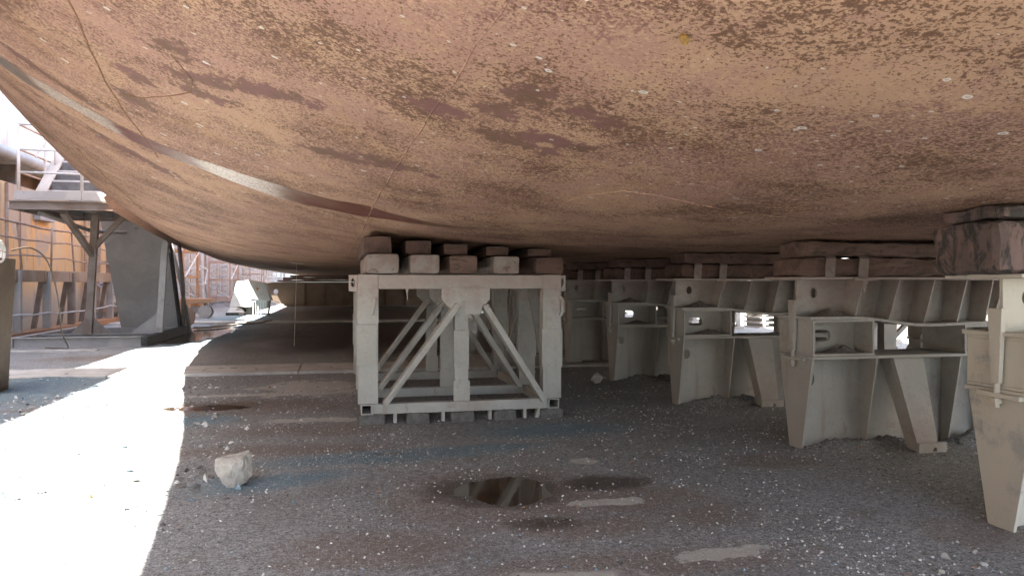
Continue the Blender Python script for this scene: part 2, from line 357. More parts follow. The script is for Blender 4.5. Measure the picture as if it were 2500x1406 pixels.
        if bevel:
            b = o.modifiers.new("edge", 'BEVEL'); b.width = bevel; b.segments = 2; b.limit_method = 'ANGLE'; b.angle_limit = R(40)
        return o

def circ(cx, cz, rx, rz=None, n=24, p=1.0):
    rz = rz or rx; out = []
    for i in range(n):
        t = 2 * math.pi * i / n; c, s_ = math.cos(t), math.sin(t)
        out.append((cx + rx * math.copysign(abs(c) ** p, c), cz + rz * math.copysign(abs(s_) ** p, s_)))
    return out

def tag(o, label=None, cat=None, group=None, kind=None):
    if label: o['label'] = label
    if cat: o['category'] = cat
    if group: o['group'] = group
    if kind: o['kind'] = kind
    return o
def thing(name, label, cat, loc=(0, 0, 0), group=None, rz=0.0):
    o = bpy.data.objects.new(name, None); COL.objects.link(o); o.location = loc; o.rotation_euler = (0, 0, rz)
    o.empty_display_size = .2
    return tag(o, label, cat, group)
def copy_tree(o, parent=None):
    c = o.copy(); COL.objects.link(c)
    if parent is not None: c.parent = parent
    for ch in list(o.children): copy_tree(ch, c)
    return c

def rough_block(x0, x1, y0, y1, z0, z1, step=.06, amp=.012, freq=4.0, rnd=.03, seed=0.0):
    """a worn block: subdivided box with rounded, chipped edges"""
    nx, ny, nz = [max(2, int(round((b - a) / step))) for a, b in ((x0, x1), (y0, y1), (z0, z1))]
    nx, ny, nz = min(nx, 40), min(ny, 40), min(nz, 12)
    mb = MB(); idx = {}
    c = Vector(((x0 + x1) / 2, (y0 + y1) / 2, (z0 + z1) / 2)); hh = Vector(((x1 - x0) / 2, (y1 - y0) / 2, (z1 - z0) / 2))
    def V(i, j, k):
        key = (i, j, k)
        if key not in idx:
            p = Vector((x0 + (x1 - x0) * i / nx, y0 + (y1 - y0) * j / ny, z0 + (z1 - z0) * k / nz))
            q = p - c; core = Vector([max(-(hh[a] - rnd), min(hh[a] - rnd, q[a])) for a in range(3)])
            d = q - core
            if d.length > 1e-9: q = core + d.normalized() * rnd if d.length > rnd else q
            nv = mnoise.noise_vector((p + Vector((seed * 7.1, seed * 3.3, seed))) * freq) + .5 * mnoise.noise_vector((p + Vector((seed, 0, 9))) * freq * 3)
            idx[key] = len(mb.v); mb.v.append(tuple(c + q + nv * amp))
        return idx[key]
    def quad(a, b, cc, d): mb.f.append([a, b, cc, d]); mb.mi.append(0)
    for j in range(ny):
        for k in range(nz):
            quad(V(0, j, k), V(0, j, k + 1), V(0, j + 1, k + 1), V(0, j + 1, k)); quad(V(nx, j, k), V(nx, j + 1, k), V(nx, j + 1, k + 1), V(nx, j, k + 1))
    for i in range(nx):
        for k in range(nz):
            quad(V(i, 0, k), V(i + 1, 0, k), V(i + 1, 0, k + 1), V(i, 0, k + 1)); quad(V(i, ny, k), V(i, ny, k + 1), V(i + 1, ny, k + 1), V(i + 1, ny, k))
        for j in range(ny):
            quad(V(i, j, 0), V(i, j + 1, 0), V(i + 1, j + 1, 0), V(i + 1, j, 0)); quad(V(i, j, nz), V(i + 1, j, nz), V(i + 1, j + 1, nz), V(i, j + 1, nz))
    return mb

def rock_mesh(size, seed, npts=14, flat=1.0):
    rr = random.Random(seed); bm = bmesh.new()
    for _ in range(npts):
        v = Vector((rr.gauss(0, 1), rr.gauss(0, 1), rr.gauss(0, 1))).normalized()
        bm.verts.new((v.x * size[0] * rr.uniform(.8, 1.1), v.y * size[1] * rr.uniform(.8, 1.1), v.z * size[2] * flat * rr.uniform(.8, 1.1)))
    bmesh.ops.convex_hull(bm, input=bm.verts[:]); 
    for v in [v for v in bm.verts if not v.link_faces]: bm.verts.remove(v)
    return bm
def rock(name, mat, loc, size, seed, rot=(0, 0, 0), npts=14):
    bm = rock_mesh(size, seed, npts)
    bmesh.ops.subdivide_edges(bm, edges=bm.edges[:], cuts=3, use_grid_fill=True)
    for v in bm.verts: v.co += mnoise.noise_vector(v.co * 18 + Vector((seed, 0, 0))) * max(size) * .05
    me = bpy.data.meshes.new(name); bm.to_mesh(me); bm.free(); me.materials.append(mat)
    o = bpy.data.objects.new(name, me); COL.objects.link(o); o.location = loc; o.rotation_euler = rot
    return o

# ------------------------------------------------------------------ ground
PUDDLES = [(1.07, 5.25, .31, .32, .022), (-1.5, 9.45, .48, .20, .018), (-4.0, 24.0, .75, 3.6, .02)]
MOUNDS = []
BLOCK_Y = [3.78, 6.03, 8.5, 10.75, 13.0, 15.3, 17.6, 19.9, 22.2]
for y in BLOCK_Y:
    for (dx, r, h) in ((.38, .30, .085), (.85, .30, .075), (1.7, .22, .10)):
        MOUNDS.append((3.89 + dx, y - .13, r, .13, h))
MOUNDS += [(1.25, 7.7, 1.5, .8, -.022), (-.95, 5.95, .22, .16, .035), (-2.6, 10.9, 1.2, .12, .06), (-4.2, 12.2, .7, .9, .06), (-1.9, 13.2, .7, .18, .05)]
def gz(x, y):
    z = .006 + .010 * (mnoise.noise((x * .9, y * .9, 0)) + .35) + .007 * mnoise.noise((x * 3.1, y * 3.1, 2)) + .0045 * mnoise.noise((x * 11, y * 11, 5))
    z = max(z, -.004)
    for (cx, cy_, rx, ry, d) in PUDDLES:
        q = ((x - cx) / rx) ** 2 + ((y - cy_) / ry) ** 2
        if q < 5: q += .9 * mnoise.noise((x * 5, y * 5, 1)) * min(1, rx)
        if q < 2.2: z -= d * max(0, 1 - q / 2.2) * 1.35
    for (cx, cy_, rx, ry, h) in MOUNDS:
        if abs(x - cx) < 2 * rx and abs(y - cy_) < 2 * ry:
            q = ((x - cx) / rx) ** 2 + ((y - cy_) / ry) ** 2
            z += h * math.exp(-q * 1.3) * (1 + .45 * mnoise.noise((x * 9, y * 9, 3)) + .5 * mnoise.noise((x * 21, y * 21, 6)))
    return z
def axis_pts(segs):
    out = []
    for a, b, st in segs:
        n = max(1, int(round((b - a) / st))); out += [a + (b - a) * i / n for i in range(n)]
    return out + [segs[-1][1]]
gx = axis_pts([(-600, -60, 90), (-60, -10, 5), (-10, -4, .25), (-4, 7, .04), (7, 16, .3), (16, 60, 6), (60, 600, 90)])
gy = axis_pts([(-400, -40, 60), (-40, 0, 4), (0, 2.6, .2), (2.6, 8, .035), (8, 15, .06), (15, 30, .2), (30, 60, 1.5), (60, 160, 10), (160, 900, 90)])
vs = []
for y in gy:
    for x in gx:
        vs.append((x, y, gz(x, y) if (-10 < x < 16 and 0 < y < 60) else .0))
nx = len(gx)
mb = MB(); mb.v = vs
mb.f = [[j * nx + i, j * nx + i + 1, (j + 1) * nx + i + 1, (j + 1) * nx + i] for j in range(len(gy) - 1) for i in range(nx - 1)]
mb.mi = [0] * len(mb.f)
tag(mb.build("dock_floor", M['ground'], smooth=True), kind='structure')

for i, (cx, cy_, rx, ry, d) in enumerate(PUDDLES):
    n = 40
    mb = MB(); mb._add([(cx + 1.25 * rx * math.cos(2 * math.pi * k / n), cy_ + 1.25 * ry * math.sin(2 * math.pi * k / n), -.003) for k in range(n)], [tuple(range(n))])
    tag(mb.build("puddle_water", M['water']), kind='structure')

# loose chips of grit lying on the floor (nobody could count them)
_gx, _gy, _gz = np.array(gx), np.array(gy), np.array([v[2] for v in vs]).reshape(len(gy), len(gx))
def gzs(x, y):
    i = np.clip(np.searchsorted(_gx, x) - 1, 0, len(_gx) - 2); j = np.clip(np.searchsorted(_gy, y) - 1, 0, len(_gy) - 2)
    u = (x - _gx[i]) / (_gx[i + 1] - _gx[i]); v = (y - _gy[j]) / (_gy[j + 1] - _gy[j])
    return (_gz[j, i] * (1 - u) + _gz[j, i + 1] * u) * (1 - v) + (_gz[j + 1, i] * (1 - u) + _gz[j + 1, i + 1] * u) * v
def scatter(name, regs, seed, extra=()):
    rr = np.random.default_rng(seed)
    base = np.array([(1, 0, 0), (0, 1, 0), (-1, 0, 0), (0, -1, 0), (0, 0, 1), (0, 0, -.6)], float)
    tri = np.array([(0, 1, 4), (1, 2, 4), (2, 3, 4), (3, 0, 4), (1, 0, 5), (2, 1, 5), (3, 2, 5), (0, 3, 5)])
    X, Y, S_ = [], [], []
    for (x0, x1, y0, y1, n, s0, s1) in regs:
        x, y = rr.uniform(x0, x1, n), rr.uniform(y0, y1, n)
        cl = np.array([mnoise.noise((a * 1.3, b * 1.3, 7)) + .5 * mnoise.noise((a * 5, b * 5, 2)) for a, b in zip(x, y)])
        keep = rr.random(n) < .45 + .9 * cl
        for p in PUDDLES: keep &= ((x - p[0]) / p[2]) ** 2 + ((y - p[1]) / p[3]) ** 2 > .7
        X.append(x[keep]); Y.append(y[keep]); S_.append((s0 + (s1 - s0) * rr.random(n) ** 3.6)[keep])
    for (x, y, sz) in extra: X.append(np.array([x])); Y.append(np.array([y])); S_.append(np.array([sz]))
    X, Y, S_ = map(np.concatenate, (X, Y, S_)); n = len(X)
    pts = base[None] * np.stack([S_, S_ * rr.uniform(.5, 1, n), S_ * rr.uniform(.3, .8, n)], 1)[:, None, :] * rr.uniform(.65, 1.3, (n, 6, 1))
    a = rr.uniform(0, 6.3, n); ca, sa = np.cos(a)[:, None], np.sin(a)[:, None]; t = rr.uniform(-.5, .5, n)[:, None]
    q = np.stack([pts[:, :, 0] * ca - pts[:, :, 1] * sa, pts[:, :, 0] * sa + pts[:, :, 1] * ca, pts[:, :, 2] + pts[:, :, 0] * t], 2)
    q += np.stack([X, Y, gzs(X, Y) + S_ * .15], 1)[:, None, :]
    me = bpy.data.meshes.new(name); V = q.reshape(-1, 3)
    Fc = (tri[None] + (np.arange(n) * 6)[:, None, None]).reshape(-1, 3)
    me.from_pydata(V.tolist(), [], Fc.tolist())
    for m in ('chipw', 'chipg', 'chipd', 'chipb', 'chipo'): me.materials.append(M[m])
    me.polygons.foreach_set('material_index', np.repeat(rr.choice(5, n, p=[.34, .36, .21, .075, .015]), 8).tolist())
    o = bpy.data.objects.new(name, me); COL.objects.link(o)
    return tag(o, "pale flakes and chips of blasting grit strewn over the dock floor", "grit", kind='stuff')
_rl = random.Random(5)
lumps = [(-2.6 + .32 * k + _rl.uniform(-.06, .06), 5.55 + .35 * math.sin(k * .5) + _rl.uniform(-.06, .06), _rl.uniform(.028, .05)) for k in range(7)]
lumps += [(-2.7 + .28 * k + _rl.uniform(-.06, .06), 4.75 + .1 * k + _rl.uniform(-.06, .06), _rl.uniform(.025, .045)) for k in range(8)]
lumps += [(_rl.uniform(-4, -.9), _rl.uniform(3.4, 11), .010 + .036 * _rl.random() ** 3) for _ in range(1000)]
lumps += [(-2.9 + 1.4 * t + _rl.uniform(-.1, .1), 10.6 + .5 * t + _rl.uniform(-.08, .08), _rl.uniform(.02, .05)) for t in [k / 30 for k in range(30)]]
lumps += [(_rl.uniform(-4.4, -2.6), _rl.uniform(9, 14), _rl.uniform(.012, .035)) for _ in range(60)]
for by in BLOCK_Y[:4]: lumps += [(3.89 + _rl.uniform(-.1, 1.9), by - .05 - abs(_rl.gauss(0, .22)), _rl.uniform(.006, .018)) for _ in range(120)]
scatter("loose_gravel", [(-1.6, 4.6, 2.7, 5.0, 15000, .0018, .013), (-2.5, 5.4, 5.0, 8.2, 20000, .0025, .0145), (-3.4, 5.6, 8.2, 12.4, 11000, .004, .018), (0, 4.2, 12.4, 16, 1500, .006, .02),
                         (2.2, 4.3, 2.7, 4.2, 2600, .003, .013), (-1.3, -.5, 5.3, 6.2, 500, .004, .02), (-.6, 1.8, 5.9, 6.9, 1500, .003, .009)], 3, lumps)

# ------------------------------------------------------------------ the ship's hull
HV = np.array([-2.2, -1.5, -.7, .3, 2, 4, 6, 8, 11, 14, 20, 27, 40, 110.])  # near end cut short out of view to let light in from behind
HB = np.array([7.0, 7.8, 8.25, 8.35, 8.35, 8.3, 8.35, 8.55, 8.9, 9.15, 9.3, 9.15, 9.0, 9.0])
HN = np.array([2.0, 2.1, 2.2, 2.25, 2.3, 2.4, 2.55, 2.72, 3.05, 3.5, 4.5, 6.5, 8, 8])
HH = np.array([6, 6, 6, 6, 5.9, 5.5, 5.15, 4.85, 4.57, 4.37, 4.2, 4.0, 4.0, 4.])
HK = np.array([3.7, 3.05, 2.6, 2.28, 2.02, 1.86, 1.815, 1.81, 1.81, 1.815, 1.82, 1.83, 1.87, 2.0])
UC = 4.2
_d = np.linspace(-1.1, 1.1, 9)
def hp(v):
    return [float(np.mean(np.interp(v + _d, HV, a))) for a in (HB, HN, HH, HK)]
def hull_z(u, v):
    b, n, h, k = hp(v); t = min(max((UC - u) / b, 0), 1)
    return k + h * (1 - (1 - t ** n) ** (1 / n))
def hull_pt(th, v, side=-1):
    b, n, h, k = hp(v)
    if side > 0: b, n, h = float(np.interp(v, [-2.2, 0, 4, 7], [3.5, 4.0, 5.4, 6.3])), 3.5, 3.4  # unseen right half kept narrow and low so light reaches the far side
    sn, cs = max(math.sin(th), 0), max(math.cos(th), 0)
    return (UC + side * b * sn ** (2 / n), v, k + h * (1 - cs ** (2 / n)))
def hull_n(u, v):
    e = .02
    return Vector(((hull_z(u + e, v) - hull_z(u - e, v)) / (2 * e), (hull_z(u, v + e) - hull_z(u, v - e)) / (2 * e), -1)).normalized()
ship = thing("ship_hull", "huge weathered pinkish-brown ship hull resting on the dock blocks overhead", "ship", (4.2, 20, 1.8))
inv = Vector((-4.2, -20, -1.8))
vv = axis_pts([(-2.2, 14, .16), (14, 30, .5), (30, 110, 4)])
ths = [-(math.pi / 2) * (1 - i / 26) for i in range(26)] + [(math.pi / 2) * i / 110 for i in range(111)]
mb = MB()
for v in vv:
    for t in ths:
        x, y, z = hull_pt(abs(t), v, 1 if t < 0 else -1)
        # shallow plate buckling between frames
        if v < 40: z += .006 * math.sin(v * 2 * math.pi / .75) * math.sin((x - 4.2) * 2 * math.pi / 1.7) + .006 * mnoise.noise((x * 1.1, y * 1.1, 1))
        mb.v.append((x, y, z))
nn = len(ths)
for j in range(len(vv) - 1):
    for i in range(nn - 1): mb.f.append([j * nn + i, j * nn + i + 1, (j + 1) * nn + i + 1, (j + 1) * nn + i]); mb.mi.append(0)
    mb.f.append([j * nn, j * nn + nn - 1, (j + 1) * nn + nn - 1, (j + 1) * nn]); mb.mi.append(0)    # deck
mb.f.append(list(range(nn))); mb.mi.append(0); mb.f.append([(len(vv) - 1) * nn + i for i in range(nn)]); mb.mi.append(0)
shell = mb.build("shell", M['hull'], ship, smooth=True, loc=inv)

# polished bare strip running across the shell
cu = [-3.2, -2.7, -2.2, -1.73, -1.3, -.8, -.3, .23, .6, .97, 1.3, 1.55]
cv = [6.98, 6.95, 6.84, 6.93, 6.97, 7.03, 7.08, 7.03, 7.06, 7.03, 6.79, 6.66]
cw = [.20, .22, .23, .22, .21, .30, .33, .33, .19, .10, .05, .008]
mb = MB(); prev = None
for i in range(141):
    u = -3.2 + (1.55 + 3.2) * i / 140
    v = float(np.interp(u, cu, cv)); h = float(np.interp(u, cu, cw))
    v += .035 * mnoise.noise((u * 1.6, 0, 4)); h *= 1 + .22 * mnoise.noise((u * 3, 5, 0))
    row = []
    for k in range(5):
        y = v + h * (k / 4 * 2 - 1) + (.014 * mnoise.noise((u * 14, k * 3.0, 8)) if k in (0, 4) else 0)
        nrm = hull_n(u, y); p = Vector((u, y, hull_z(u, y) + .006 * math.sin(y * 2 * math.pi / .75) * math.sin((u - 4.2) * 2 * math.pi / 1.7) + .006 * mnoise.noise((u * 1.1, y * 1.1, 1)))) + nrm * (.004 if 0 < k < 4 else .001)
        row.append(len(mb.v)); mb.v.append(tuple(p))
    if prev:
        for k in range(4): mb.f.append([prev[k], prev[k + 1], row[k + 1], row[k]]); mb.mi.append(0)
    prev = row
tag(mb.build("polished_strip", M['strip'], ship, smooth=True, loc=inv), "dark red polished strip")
def on_hull(pts, r, name, mat, sub=14, jit=.003):
    out = []
    for (a, b) in zip(pts[:-1], pts[1:]):
        for k in range(sub):
            t = k / sub; u = a[0] + (b[0] - a[0]) * t; v = a[1] + (b[1] - a[1]) * t
            u += jit * mnoise.noise((u * 9, v * 9, 0)); v += jit * mnoise.noise((u * 9, v * 9, 5))
            out.append(Vector((u, v, hull_z(u, v) + .006 * math.sin(v * 2 * math.pi / .75) * math.sin((u - 4.2) * 2 * math.pi / 1.7) + .006 * mnoise.noise((u * 1.1, v * 1.1, 1)))))
    rad = [r * (1 + .35 * mnoise.noise((p.x * 25, p.y * 25, 2))) for p in out]
    return MB().tube(out, rad, 6).build(name, mat, ship, smooth=True, loc=inv)
seamA = [[-1.05, 2.2], [-1.2, 3.4], [-1.32, 4.34], [-1.39, 4.75], [-1.49, 5.44], [-1.54, 6.02], [-1.56, 6.56], [-1.57, 6.97], [-1.62, 7.5]]
on_hull(seamA, .0065, "weld_seam", M['seam_rust'])
seamB = [[.56, 1.0], [.53, 2.56], [.49, 2.87], [.46, 3.31], [.41, 3.8], [.36, 4.55], [.30, 5.57], [.26, 6.56], [.22, 8.64], [.15, 10.77], [.1, 14]]
on_hull(seamB, .006, "weld_seam", M['hull'])
on_hull([[4.33, 6.05], [4.13, 5.03], [4.14, 4.46], [4.14, 3.97], [4.1, 2.0]], .005, "weld_seam", M['hull'])
on_hull([[1.46, 5.29], [1.46, 4.86], [1.51, 4.57], [1.63, 4.32], [1.83, 4.3], [2.14, 4.4], [2.41, 4.47], [2.63, 4.52], [3.4, 4.7]], .0045, "weld_seam", M['hull'])
on_hull([[-1.4, 5.5], [-1.29, 5.43], [-1.01, 5.02], [-.85, 4.75], [-.8, 4.5], [-.81, 4.4], [-.85, 4.2]], .004, "weld_seam", M['seam_rust'])
on_hull([[-2.9, 9.5], [-2.95, 11], [-3.0, 13]], .008, "weld_seam", M['seam_rust'])
# growth lump near the top of the frame
bm = rock_mesh((.022, .018, .02), 5); me = bpy.data.meshes.new("marine_growth"); bm.to_mesh(me); bm.free(); me.materials.append(M['amber'])
o = bpy.data.objects.new("marine_growth", me); COL.objects.link(o); o.parent = ship; o.location = Vector((1.1, 2.35, hull_z(1.1, 2.35) - .012)) + inv
# bilge keel plate along the turn of the bilge
def bilge(v):
    best = None
    for i in range(60):
        x, y, z = hull_pt(i / 59 * math.pi / 2, v)
        s_ = -x * .70 - z * .714
        if best is None or s_ > best[0]: best = (s_, x, z)
    return best[1], best[2]
mb = MB(); prev = None
for i in range(31):
    v = 15.8 + i * .40; x, z = bilge(v); t = .20 * min(1, .5 + i / 4) * min(1, (30 - i) / 5 + .1)
    a = Vector((x + .02, v, z + .02)); b = Vector((x - .70 * t, v, z - .714 * t)); k = Vector((.714, 0, -.70)) * .012
    row = [len(mb.v) + q for q in range(4)]; mb.v += [tuple(a - k), tuple(b - k), tuple(b + k), tuple(a + k)]
    if prev:
        for q in range(4): mb.f.append([prev[q], prev[(q + 1) % 4], row[(q + 1) % 4], row[q]]); mb.mi.append(0)
    else: mb.f.append(row[::-1]); mb.mi.append(0)
    prev = row
mb.f.append(prev); mb.mi.append(0)
mb.build("bilge_keel", M['seam'], ship, loc=inv)

# ------------------------------------------------------------------ keel blocks
KL = 1.87
def make_block(label, st=None):
    t = thing("keel_block", label, "keel block", (0, 0, 0), "grey steel keel blocks in a row under the ship")
    st = st or M['steel']; HT, HBt = .24, .085
    trap = [(-HBt, -.02), (HBt, -.02), (HT, .795), (-HT, .795)]
    MB().prism(trap, 'x', 0, .022).build("end_plate", st, t, .003)
    MB().prism(trap, 'x', KL - .022, KL).build("end_plate", st, t, .003)
    MB().holed(.0225, KL - .0225, -.02, .795, -.008, .008, circ(.14, .60, .042, .055)).build("web", st, t)
    for x in (.63, 1.50):
        MB().prism([(-HBt, -.02), (-.0085, -.02), (-.0085, .795), (-HT, .795)], 'x', x, x + .016).prism([(.0085, -.02), (HBt, -.02), (HT, .795), (.0085, .795)], 'x', x, x + .016).build("stiffener", st, t, .002)
    # sloping outrigger leg with a foot
    m = MB(); lo = [(.90, -.44, -.01), (1.10, -.44, -.01), (1.10, -.40, -.01), (.90, -.40, -.01)]; hi = [(.84, -.19, .79), (1.15, -.19, .79), (1.15, -.15, .79), (.84, -.15, .79)]
    m.hexa(lo, hi)
    m.hexa([(.90, -.40, -.01), (.915, -.40, -.01), (.915, -.30, -.01), (.90, -.30, -.01)], [(.84, -.15, .79), (.855, -.15, .79), (.855, -.01, .79), (.84, -.01, .79)])
    lg = m.build("sloping_leg", st, t, .004)
    MB().holed(.86, 1.14, -.02, .095, -.475, -.445, circ(1.02, .035, .02, .018, 16)).build("foot", st, lg, .003)
    MB().box(-.01, KL + .01, -.262, .262, .797, .823).build("table_plate", st, t, .004)
    # slotted packing boxes
    for (x0, x1, zt0, zt1, hx) in ((0, .60, 1.134, 1.134, .30), (1.53, KL, 1.075, 1.075, 1.66)):
        b = MB(); b.box(x0, x1, -.255, .255, .8255, .845)
        b.hexa([(x0, -.255, zt0 - .02), (x1, -.255, zt1 - .02), (x1, .255, zt1 - .02), (x0, .255, zt0 - .02)], [(x0, -.255, zt0), (x1, -.255, zt1), (x1, .255, zt1), (x0, .255, zt0)])
        b.box(x0, x0 + .02, -.25, .25, .8455, min(zt0, zt1) - .02); b.box(x1 - .02, x1, -.25, .25, .8455, min(zt0, zt1) - .02)
        b.holed(x0 + .0205, x1 - .0205, .8455, min(zt0, zt1) - .0205, -.012, .010, circ(hx - .05, .985, .085, .05, 24, .55))
        b.build("slotted_box", st, t, .003)
    # saddle beam with bellied bottom flange
    xs = [-.03 + (KL + .05) * i / 24 for i in range(25)]
    zb = [float(np.interp(x, [-.03, .25, .55, .85, 1.15, 1.5, 1.9], [1.137, 1.137, 1.137, 1.085, 1.060, 1.077, 1.077])) for x in xs]
    zb = [min(1.137, max(z_, 0)) for z_ in zb]; zb = [sum(zb[max(0, i - 2):i + 3]) / len(zb[max(0, i - 2):i + 3]) for i in range(25)]
    b = MB()
    for i in range(24):
        b.hexa([(xs[i], -.26, zb[i]), (xs[i + 1], -.26, zb[i + 1]), (xs[i + 1], .26, zb[i + 1]), (xs[i], .26, zb[i])], [(xs[i], -.26, zb[i] + .024), (xs[i + 1], -.26, zb[i + 1] + .024), (xs[i + 1], .26, zb[i + 1] + .024), (xs[i], .26, zb[i] + .024)])
    b.build("bellied_flange", st, t)
    b = MB(); b.holed(.0, .50, 1.163, 1.474, -.012, .012, circ(.17, 1.36, .036, .046))
    b.prism([(.501, 1.15)] + [(x, float(np.interp(x, xs, zb)) + .025) for x in (.6, .8, 1.0, 1.2, 1.4, 1.6, 1.8)] + [(KL - .02, 1.12), (KL - .02, 1.474), (.501, 1.474)], 'y', -.012, .012)
    b.build("saddle_web", st, t)
    for xt, xb in ((.50, .44), (.86, .78), (1.22, 1.14), (1.56, 1.49), (KL - .03, KL - .08)):
        zz = float(np.interp(xb, xs, zb)) + .025
        for y0, y1, g0, g1 in ((-.24, -.0125, -.20, -.0125), (.0125, .24, .0125, .20)):
            MB().hexa([(xb, g0, zz), (xb + .014, g0, zz), (xb + .014, g1, zz), (xb, g1, zz)], [(xt, y0, 1.474), (xt + .014, y0, 1.474), (xt + .014, y1, 1.474), (xt, y1, 1.474)]).build("saddle_rib", st, t)
    MB().box(-.14, KL + .02, -.275, .275, 1.476, 1.498).build("top_plate", st, t, .004)
    # clamp strap, tie bolt and cotter bar at the end
    c = MB().hexa([(-.040, -.025, .86), (-.012, -.025, .86), (-.012, .03, .86), (-.040, .03, .86)], [(-.046, -.05, 1.30), (-.014, -.05, 1.30), (-.014, .055, 1.30), (-.046, .055, 1.30)]).build("clamp_strap", st, t, .004)
    MB().tube([(-.028, 0, .86), (-.028, 0, .72)], .018, 10).tube([(-.028, 0, .745), (-.028, 0, .775)], .032, 6).build("tie_bolt", st, c)
    MB().bar((-.03, -.17, .79), (-.03, .13, .795), .035, .028).build("cotter_bar", st, c, .003)
    return t
def make_cap(end_x, mat, seed, label, straps, split=1.665, top=1.80):
    t = thing("timber_baulk", label, "timber", (0, 0, 0), "timber caps between the keel blocks and the hull")
    rough_block(end_x, KL, -.255, .25, 1.500, split, .05, .018, 5, .04, seed).build("lower_timber", mat, t, smooth=False)
    rough_block(end_x + .06, KL - .02, -.22, .235, split + .003, top, .06, .018, 5, .03, seed + 3).build("upper_timber", mat, t, smooth=False)
    for x in straps:
        m = MB(); pts = [(x, -.275, 1.49), (x, -.283, 1.60), (x + .01, -.278, 1.655), (x + .02, -.245, 1.678)]
        for a, b in zip(pts[:-1], pts[1:]): m.hexa([(a[0] - .045, a[1], a[2]), (a[0] + .045, a[1], a[2]), (a[0] + .045, a[1] + .012, a[2]), (a[0] - .045, a[1] + .012, a[2])], [(b[0] - .045, b[1], b[2]), (b[0] + .045, b[1], b[2]), (b[0] + .045, b[1] + .012, b[2]), (b[0] - .045, b[1] + .012, b[2])])
        s_ = m.build("strap", M['timber_pale'], t)
        if x > .3:
            MB().bar((x - .10, -.29, 1.478), (x + .12, -.29, 1.478), .03, .02).tube([(x, -.29, 1.49), (x, -.29, 1.37)], .014, 8).tube([(x, -.29, 1.44), (x, -.29, 1.465)], .028, 6).build("strap_bolt", M['steel'], s_)
    return t
ORD = ["nearest keel block, cream dusted tapered steel at the right frame edge, below the charred timber",
       "second keel block from the viewer, grey steel with its sloping leg in full view",
       "third keel block from the viewer, grey steel with daylight through its middle gap",
       "fourth keel block from the viewer, dim grey steel just right of the pale lone stone",
       "fifth keel block, dark grey and half hidden behind the right post of the braced trestle"]
FARL = "far dark keel block deep in the shade seen past the braced trestle"
kb0 = make_block(ORD[0], M['creamsteel']); kb = make_block(ORD[1])
for i, y in enumerate(BLOCK_Y):
    o = kb0 if i == 0 else (kb if i == 1 else copy_tree(kb))
    o.location = (3.78 if i == 0 else 3.89 + (0 if i == 0 else random.uniform(-.02, .02)), y, 0)
    o.rotation_euler = (0, 0, R((0, .8, -1.2, .9, -.7, 1.3, -1, .6, 0)[i]))
    o['label'] = ORD[i] if i < 5 else FARL
for (x, y, lb) in ((6.45, 7.5, "grey keel block partly hidden behind the right end of the second keel block"),):
    o = copy_tree(kb); o.location = (x, y, 0); o['label'] = lb
capL = ["thick charred pinkish timber end above the nearest keel block at the right edge",
        "brownish pink timber cap with two straps on the second keel block from the viewer",
        "reddish timber cap with two straps on the third keel block from the viewer",
        "dark red timber cap in the shade on the fourth keel block from the viewer",
        "dark timber cap on the fifth keel block half hidden by the trestle"]
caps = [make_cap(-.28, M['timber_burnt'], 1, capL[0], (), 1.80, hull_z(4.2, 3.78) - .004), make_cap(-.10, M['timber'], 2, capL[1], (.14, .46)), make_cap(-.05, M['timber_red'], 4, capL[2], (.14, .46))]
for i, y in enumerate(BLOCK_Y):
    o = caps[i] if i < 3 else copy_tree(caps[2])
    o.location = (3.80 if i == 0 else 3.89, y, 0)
    o['label'] = capL[i] if i < 5 else "dark timber cap on a far keel block deep in the shade"

